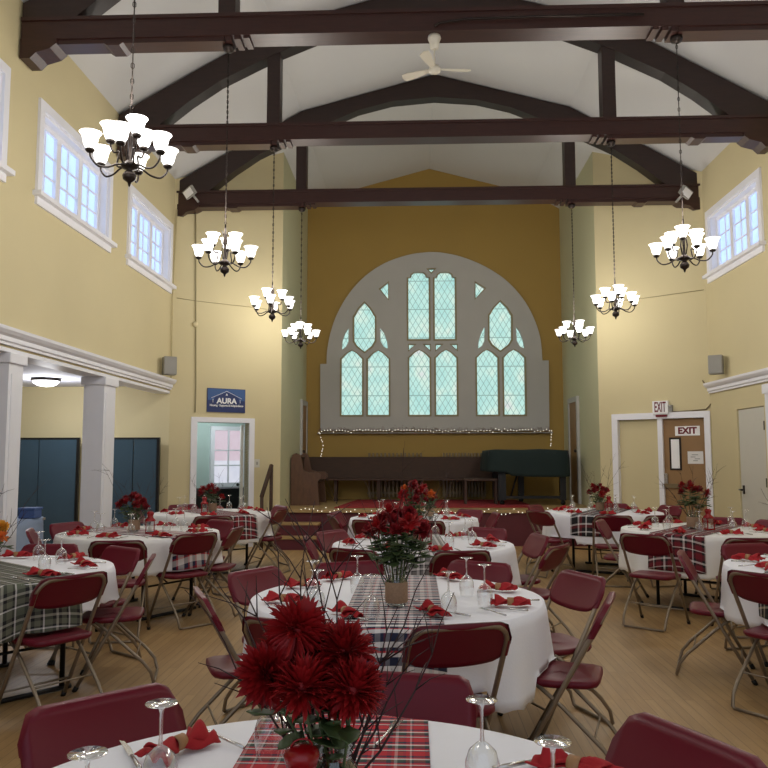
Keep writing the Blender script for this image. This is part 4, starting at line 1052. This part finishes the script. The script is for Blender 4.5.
put(fp, 'fork', 'T1', w_at(220, 740), .9, 'far left'); put(fp, 'fork', 'T1', w_at(388, 734), -.3, 'far side')
put(kp, 'knife', 'T1', w_at(130, 756), .55, 'far left'); put(kp, 'knife', 'T1', w_at(528, 764), -1.1, 'far right')
put(fp, 'fork', 'T1', w_at(286, 730), .3, 'runner edge')
for x, y, ph in ((448, 572, 'near right'), (466, 558, 'far right'), (484, 565, 'right side'), (371, 575, 'near side'), (357, 556, 'far side'), (312, 561, 'far left'), (317, 570, 'left side')): put(gp, 'glass', 'T2', w_at(x, y, .965), 0, ph)
for x, y, rz, ph in ((510, 603, 1.5, 'right side'), (498, 588, 1.3, 'far right'), (432, 611, .3, 'near right'), (283, 599, 1.4, 'left side'), (302, 584, 1.9, 'far left'), (333, 575, 2.4, 'far side'), (450, 576, .5, 'far side right'), (345, 612, .4, 'near left')): put(npx, 'napkin', 'T2', w_at(x, y, .78), rz, ph)
for x, y, rz, ph in ((492, 613, .6, 'near right'), (543, 603, 1.9, 'right side'), (280, 608, 1, 'left side'), (400, 600, 1.2, 'near side')): put(fp, 'fork', 'T2', w_at(x, y), rz, ph)
for x, y, rz, ph in ((452, 614, .9, 'near right'), (520, 612, 1.3, 'right side'), (350, 618, 1, 'near left')): put(kp, 'knife', 'T2', w_at(x, y), rz, ph)
for k in TB:
    if k in ('T1', 'T2'): continue
    off = {'L1': 12, 'R1': 10, 'L2': -8, 'R2': 8, 'T3': 12, 'T4': 0, 'L3': 10, 'R3': -8}[k]
    c = TB[k]
    for i in range(8):
        a = math.radians(45*i+off); ca, sa = math.cos(a), math.sin(a); j = random.uniform(-.03, .03); ph = NMIN[(45*i+180) % 360-180 if 45*i != 180 else 180]
        put(npx, 'napkin', k, (c[0]+ca*(.60+j), c[1]+sa*(.60+j), ZS), a+random.uniform(-.5, .5)+(PI/2 if i % 2 else 0), ph)
        a2 = a+.3
        put(gp, 'glass', k, (c[0]+math.cos(a2)*.43, c[1]+math.sin(a2)*.43, ZS), 0, ph)
        if k in ('L1', 'R1', 'L2', 'R2', 'T3'):
            a3 = a-.24; put(fp, 'fork', k, (c[0]+math.cos(a3)*.62, c[1]+math.sin(a3)*.62, ZS), a+PI/2, ph)
            a3 = a+.24; put(kp, 'knife', k, (c[0]+math.cos(a3)*.62, c[1]+math.sin(a3)*.62, ZS), a+PI/2, ph)

# ------------------------------------------------------------------ centrepieces
def petal_ball(R_, n, lp, wp, cup, cen=.25, seed=0, flat=1.0):
    """flower head: n pointed petals growing outward from the centre"""
    rnd = random.Random(seed); m = MB()
    for k in range(n):
        z = 1-(k+.5)/n*1.8; ph = k*2.39996; s = math.sqrt(max(0, 1-z*z)); d = Vector((s*math.cos(ph), s*math.sin(ph), z*flat)).normalized()
        d = (d+Vector([rnd.gauss(0, .22) for _ in range(3)])).normalized()
        sd = d.cross(Vector((0, 0, 1))); sd = sd.normalized() if sd.length > .01 else Vector((1, 0, 0)); up_ = sd.cross(d)
        L = lp*R_*rnd.uniform(.7, 1.1); w = wp*R_; b = d*R_*cen; up_ *= cup*R_
        vs = [b-sd*w*.4, b+sd*w*.4, b+d*L*.45-sd*w*.9+up_*.5, b+d*L*.45+up_*.2, b+d*L*.45+sd*w*.9+up_*.5, b+d*L*.8-sd*w*.6+up_, b+d*L*.8+up_*.7, b+d*L*.8+sd*w*.6+up_, b+d*L*1.0+up_*.8]
        m.add(vs, [(0, 1, 4, 3), (0, 3, 2), (2, 3, 6, 5), (3, 4, 7, 6), (5, 6, 8), (6, 7, 8)], True)
    m.sphere((0, 0, 0), R_*.3, 10, 6); return m
def stem_leaf(t, base, top, leaves=2, seed=0, r=.003, ls=.06):
    rnd = random.Random(seed); b, p = Vector(base), Vector(top); mid = (b+p)/2+Vector((rnd.gauss(0, .01), rnd.gauss(0, .01), 0))
    MB().tube([b, mid, p], r, 5).build('stem', 'leaf', t)
    for k in range(leaves):
        f = .55+.35*k/max(1, leaves); o = b.lerp(p, f); a = rnd.random()*2*PI; d = Vector((math.cos(a), math.sin(a), rnd.uniform(-.3, .5))).normalized(); sd = d.cross(Vector((0, 0, 1))).normalized()
        m = MB(); L = ls*rnd.uniform(.8, 1.2); w = L*.3
        m.add([o, o+d*L*.35+sd*w, o+d*L*.35+Vector((0, 0, -.006)), o+d*L*.35-sd*w, o+d*L*.75+sd*w*.7, o+d*L*.75+Vector((0, 0, -.008)), o+d*L*.75-sd*w*.7, o+d*L], [(0, 1, 2), (0, 2, 3), (1, 4, 5, 2), (3, 2, 5, 6), (4, 7, 5), (6, 5, 7)], True); m.build('leaf', 'leaf', t, solid=.0015)
def flower(name, label, cat, group, base, head, headmesh, m, scale=1, leaves=2, seed=0):
    t = thing(name, label, cat, base, 0, group); q = Vector(head)-Vector(base)
    stem_leaf(t, (0, 0, 0), q-Vector((0, 0, .01)), leaves, seed, ls=.07 if name == 'dahlia' else .085)
    o = bpy.data.objects.new('bloom', headmesh[m]); COL.objects.link(o); o.parent = t; o.location = q
    rnd = random.Random(seed); o.rotation_euler = (rnd.uniform(-.6, .6)+.5, rnd.uniform(-.5, .5), rnd.uniform(0, 6)); o.scale = (scale,)*3
    return t
def to_mesh(mb, m, nm):
    me = bpy.data.meshes.new(nm); me.from_pydata(mb.v, [], mb.f); me.polygons.foreach_set('use_smooth', mb.sm); me.materials.append(M[m]); return me
DAH = {'petal': to_mesh(petal_ball(.062, 300, .95, .1, .14, .12, 1), 'petal', 'dahlia_bloom')}
ROS = {'petal_rose': to_mesh(petal_ball(.045, 46, .8, .34, .3, .2, 2), 'petal_rose', 'rose_bloom'), 'petal': to_mesh(petal_ball(.05, 60, .95, .2, .15, .2, 3), 'petal', 'daisy_bloom'),
       'orange': to_mesh(petal_ball(.045, 50, .9, .26, .2, .2, 4), 'orange', 'orange_bloom'), 'yellow': to_mesh(petal_ball(.045, 50, .9, .26, .2, .2, 5), 'yellow', 'yellow_bloom')}
def twig(base, tip, seed, group, label, r=.003, nb=4):
    rnd = random.Random(seed); b, t_ = Vector(base), Vector(tip); L = (t_-b).length; sd = (t_-b).cross(Vector((0, 1, .2))).normalized(); bow = rnd.uniform(-.08, .08)*L
    pts = [b.lerp(t_, k/7)+sd*bow*math.sin(PI*k/7)+Vector([rnd.gauss(0, .008*L) for _ in range(3)])*(k > 0) for k in range(8)]
    m = MB().tube([p-b for p in pts], [r*(1-.75*k/7) for k in range(8)], 5)
    for k in range(nb):
        i = rnd.randint(2, 6); o = pts[i]; d = (pts[i+1]-pts[i]).normalized(); s = Vector([rnd.gauss(0, 1) for _ in range(3)]); s = (s-d*s.dot(d)).normalized(); e = o+(d*.8+s*.7)*L*rnd.uniform(.12, .26)
        m.tube([o-b, (o+e)/2-b+Vector((0, 0, .006)), e-b], [r*.55, r*.4, r*.2], 4)
    o = m.build('twig', 'twig'); o.location = b; return tag(o, label, 'twig', group)
def vase(k, loc, kind):
    if kind == 'jar':
        t = thing('glass_vase', f'ribbed clear glass jar holding flowers on the {TN[k]}', 'vase', loc, 0, None)
        h = .185; pr = [(.001, .004), (.045, .004), (.05, .012), (.053, .05), (.053, .11), (.047, .135), (.037, .148), (.036, .158), (.04, .162), (.036, .168), (.04, .174), (.036, .18), (.04, h)]
        MB().lathe(pr, 24).build('jar', 'jar', t)
        MB().lathe([(.001, .008), (.046, .008), (.048, .06), (.001, .061)], 20).build('water', 'jar', t)
    b = MB().lathe([(.0535, .02), (.056, .025), (.0565, .07), (.056, .115), (.0535, .12)], 24); b.build('burlap_wrap', 'burlap', t)
    return t
def lantern_proto():
    t = thing('candle_lantern', 'x', 'lantern')
    MB().box(-.045, .045, -.045, .045, 0, .014).build('base', 'red_metal', t, bevel=.003)
    for sx in (-1, 1):
        for sy in (-1, 1): MB().box(sx*.038-.004, sx*.038+.004, sy*.038-.004, sy*.038+.004, .014, .115).build('post', 'red_metal', t)
    MB().box(-.034, .034, -.034, .034, .015, .113).build('glass_box', 'glass', t)
    MB().lathe([(.001, .014), (.018, .014), (.018, .06), (.001, .062)], 14).build('candle', 'offwhite', t)
    MB().lathe([(.05, .115), (.052, .122), (.045, .135), (.027, .148), (.026, .165), (.032, .18), (.034, .19), (.03, .2), (.016, .207), (.001, .209)], 20).build('roof', 'red_metal', t)
    MB().tube([(.0+.02*math.cos(a*PI/8), 0, .204+.014*math.sin(a*PI/8)) for a in range(9)], .002, 5).build('handle', 'red_metal', t)
    return t
lp_ = lantern_proto()
# T1 big centrepiece
vb = at(332, 800, 'y', 1.60); vb = Vector((vb.x, 1.60, ZS))
vase('T1', vb, 'jar')
BL = [(296, 628, 1.56), (345, 652, 1.58), (266, 674, 1.55), (302, 688, 1.50), (352, 690, 1.52), (320, 642, 1.64), (326, 672, 1.66), (284, 650, 1.62), (336, 696, 1.6)]
for i, (x, y, d) in enumerate(BL):
    p = at(x, y, 'y', d)
    flower('dahlia', 'large spiky deep red bloom in the bunch on the nearest table', 'flower', 'red blooms in the vase on the nearest table', vb+Vector((.015*math.cos(i*1.3), .015*math.sin(i*1.3), .02)), p, DAH, 'petal', 1.0 if i < 5 else .85, 3, i)
for i, (x, y, d) in enumerate([(182, 586, 1.75), (205, 560, 1.8), (268, 512, 1.7), (286, 505, 1.75), (300, 560, 1.6), (322, 520, 1.65), (338, 540, 1.7), (245, 590, 1.65), (430, 560, 1.7), (452, 592, 1.75), (398, 604, 1.6), (418, 615, 1.65), (312, 498, 1.8), (408, 640, 1.7)]):
    twig(vb+Vector((0, 0, .05)), at(x, y, 'y', d), 40+i, 'bare twigs in the vase on the nearest table', 'bare dark red twig rising from the vase on the nearest table', .0034, 6)
def lant(k, loc):
    return use(lp_, loc, .3, f'small red candle lantern on the {TN[k]}', 'red candle lanterns')
lt = at(301, 750, 'y', 1.5)
lant('T1', (lt.x, 1.5, ZS))
# small rose in front of lantern base seen at lower edge is hidden; other tables
def centre(k, px, pv, py_b, pyt, spread, kinds, nb, lx=None, vdir=None, tw=8, twh=.75, seed=0, leafy=0, tws=None):
    """px: photo x of the vase; bunch between rows py_b (bottom) and pyt (top)"""
    c = TB[k]; y = pv; b = at(px, 520, 'y', y); base = Vector((b.x, y, ZS)); vase(k, base, 'jar'); rnd = random.Random(seed+11)
    zb, zt = at(px, py_b, 'y', y).z, at(px, pyt, 'y', y).z; xm, hw = spread; x0 = at(xm-hw, 500, 'y', y).x; x1 = at(xm+hw, 500, 'y', y).x
    names = {'petal_rose': ('rose', 'dark red rose'), 'petal': ('red_daisy', 'bright red bloom'), 'orange': ('orange_bloom', 'orange bloom'), 'yellow': ('yellow_bloom', 'yellow orange bloom')}
    for i in range(nb):
        a = i*2.4+seed; rr = math.sqrt((i+.5)/nb); kd = kinds[i % len(kinds)]
        X = (x0+x1)/2+(x1-x0)/2*rr*math.cos(a)*.85; Y = y+(x1-x0)/2*rr*math.sin(a)*.7; Z = (zb+zt)/2+(zt-zb)/2*(.75-1.1*rr*rr)*.8+rnd.gauss(0, .01)
        nm, ds = names[kd]
        flower(nm, f'{ds} in the bunch on the {TN[k]}', 'flower', f'{ds}s in the vase on the {TN[k]}', base+Vector((.02*math.cos(a), .02*math.sin(a), .02)), (X, Y, Z), ROS, kd, rnd.uniform(.85, 1.1), 3+leafy, seed*20+i)
    for i in range(tw):
        a = 2*PI*(i+.3)/tw+seed; h = twh*rnd.uniform(.7, 1.1); s = rnd.uniform(.2, .42)
        tip = base+Vector((math.cos(a)*s, math.sin(a)*s*.8, h))
        twig(base+Vector((0, 0, .05)), tip, seed*31+i, f'bare twigs in the vase on the {TN[k]}', f'bare dark twig rising from the vase on the {TN[k]}', .003, 4)
    if lx: p = at(lx, 520, 'y', y-.12); lant(k, (p.x, y-.12, ZS))
centre('T2', 396, 3.98, 560, 498, (398, 35), ['petal_rose', 'petal'], 15, None, tw=7, twh=.75, seed=1, leafy=4)
centre('T3', 412, 6.86, 512, 478, (415, 22), ['petal', 'petal_rose', 'petal', 'orange'], 10, 425, tw=6, twh=.6, seed=2, leafy=2)
centre('T4', 429, 9.6, 507, 492, (431, 9), ['petal_rose'], 4, None, tw=4, twh=.45, seed=3, leafy=3)
centre('L1', -8, 5.25, 556, 513, (-6, 20), ['orange', 'yellow', 'orange'], 9, -28, tw=6, twh=.62, seed=4)
centre('L2', 134, 7.75, 517, 489, (132, 17), ['petal_rose'], 12, 150, tw=8, twh=.62, seed=5, leafy=1)
centre('L3', 212, 10.5, 503, 480, (210, 14), ['petal', 'petal_rose'], 9, 204, tw=5, twh=.5, seed=6, leafy=1)
centre('R3', 600, 10.8, 502, 482, (598, 13), ['petal_rose', 'petal'], 9, 609, tw=6, twh=.65, seed=7, leafy=1)
centre('R2', 692, 8.25, 505, 478, (692, 17), ['petal_rose', 'petal'], 8, 708, tw=9, twh=.62, seed=8, leafy=4)
centre('R1', 800, 5.4, 545, 505, (800, 30), ['petal_rose'], 7, 830, tw=5, twh=.6, seed=9)

# ------------------------------------------------------------------ light
wd = bpy.data.worlds.new('world'); sc.world = wd; wd.use_nodes = True; nt = wd.node_tree; bg = nt.nodes['Background']
sky = nt.nodes.new('ShaderNodeTexSky'); sky.sky_type = 'PREETHAM'; sky.turbidity = 6
bg.inputs[0].default_value = (.78, .86, 1, 1); bg.inputs[1].default_value = .85
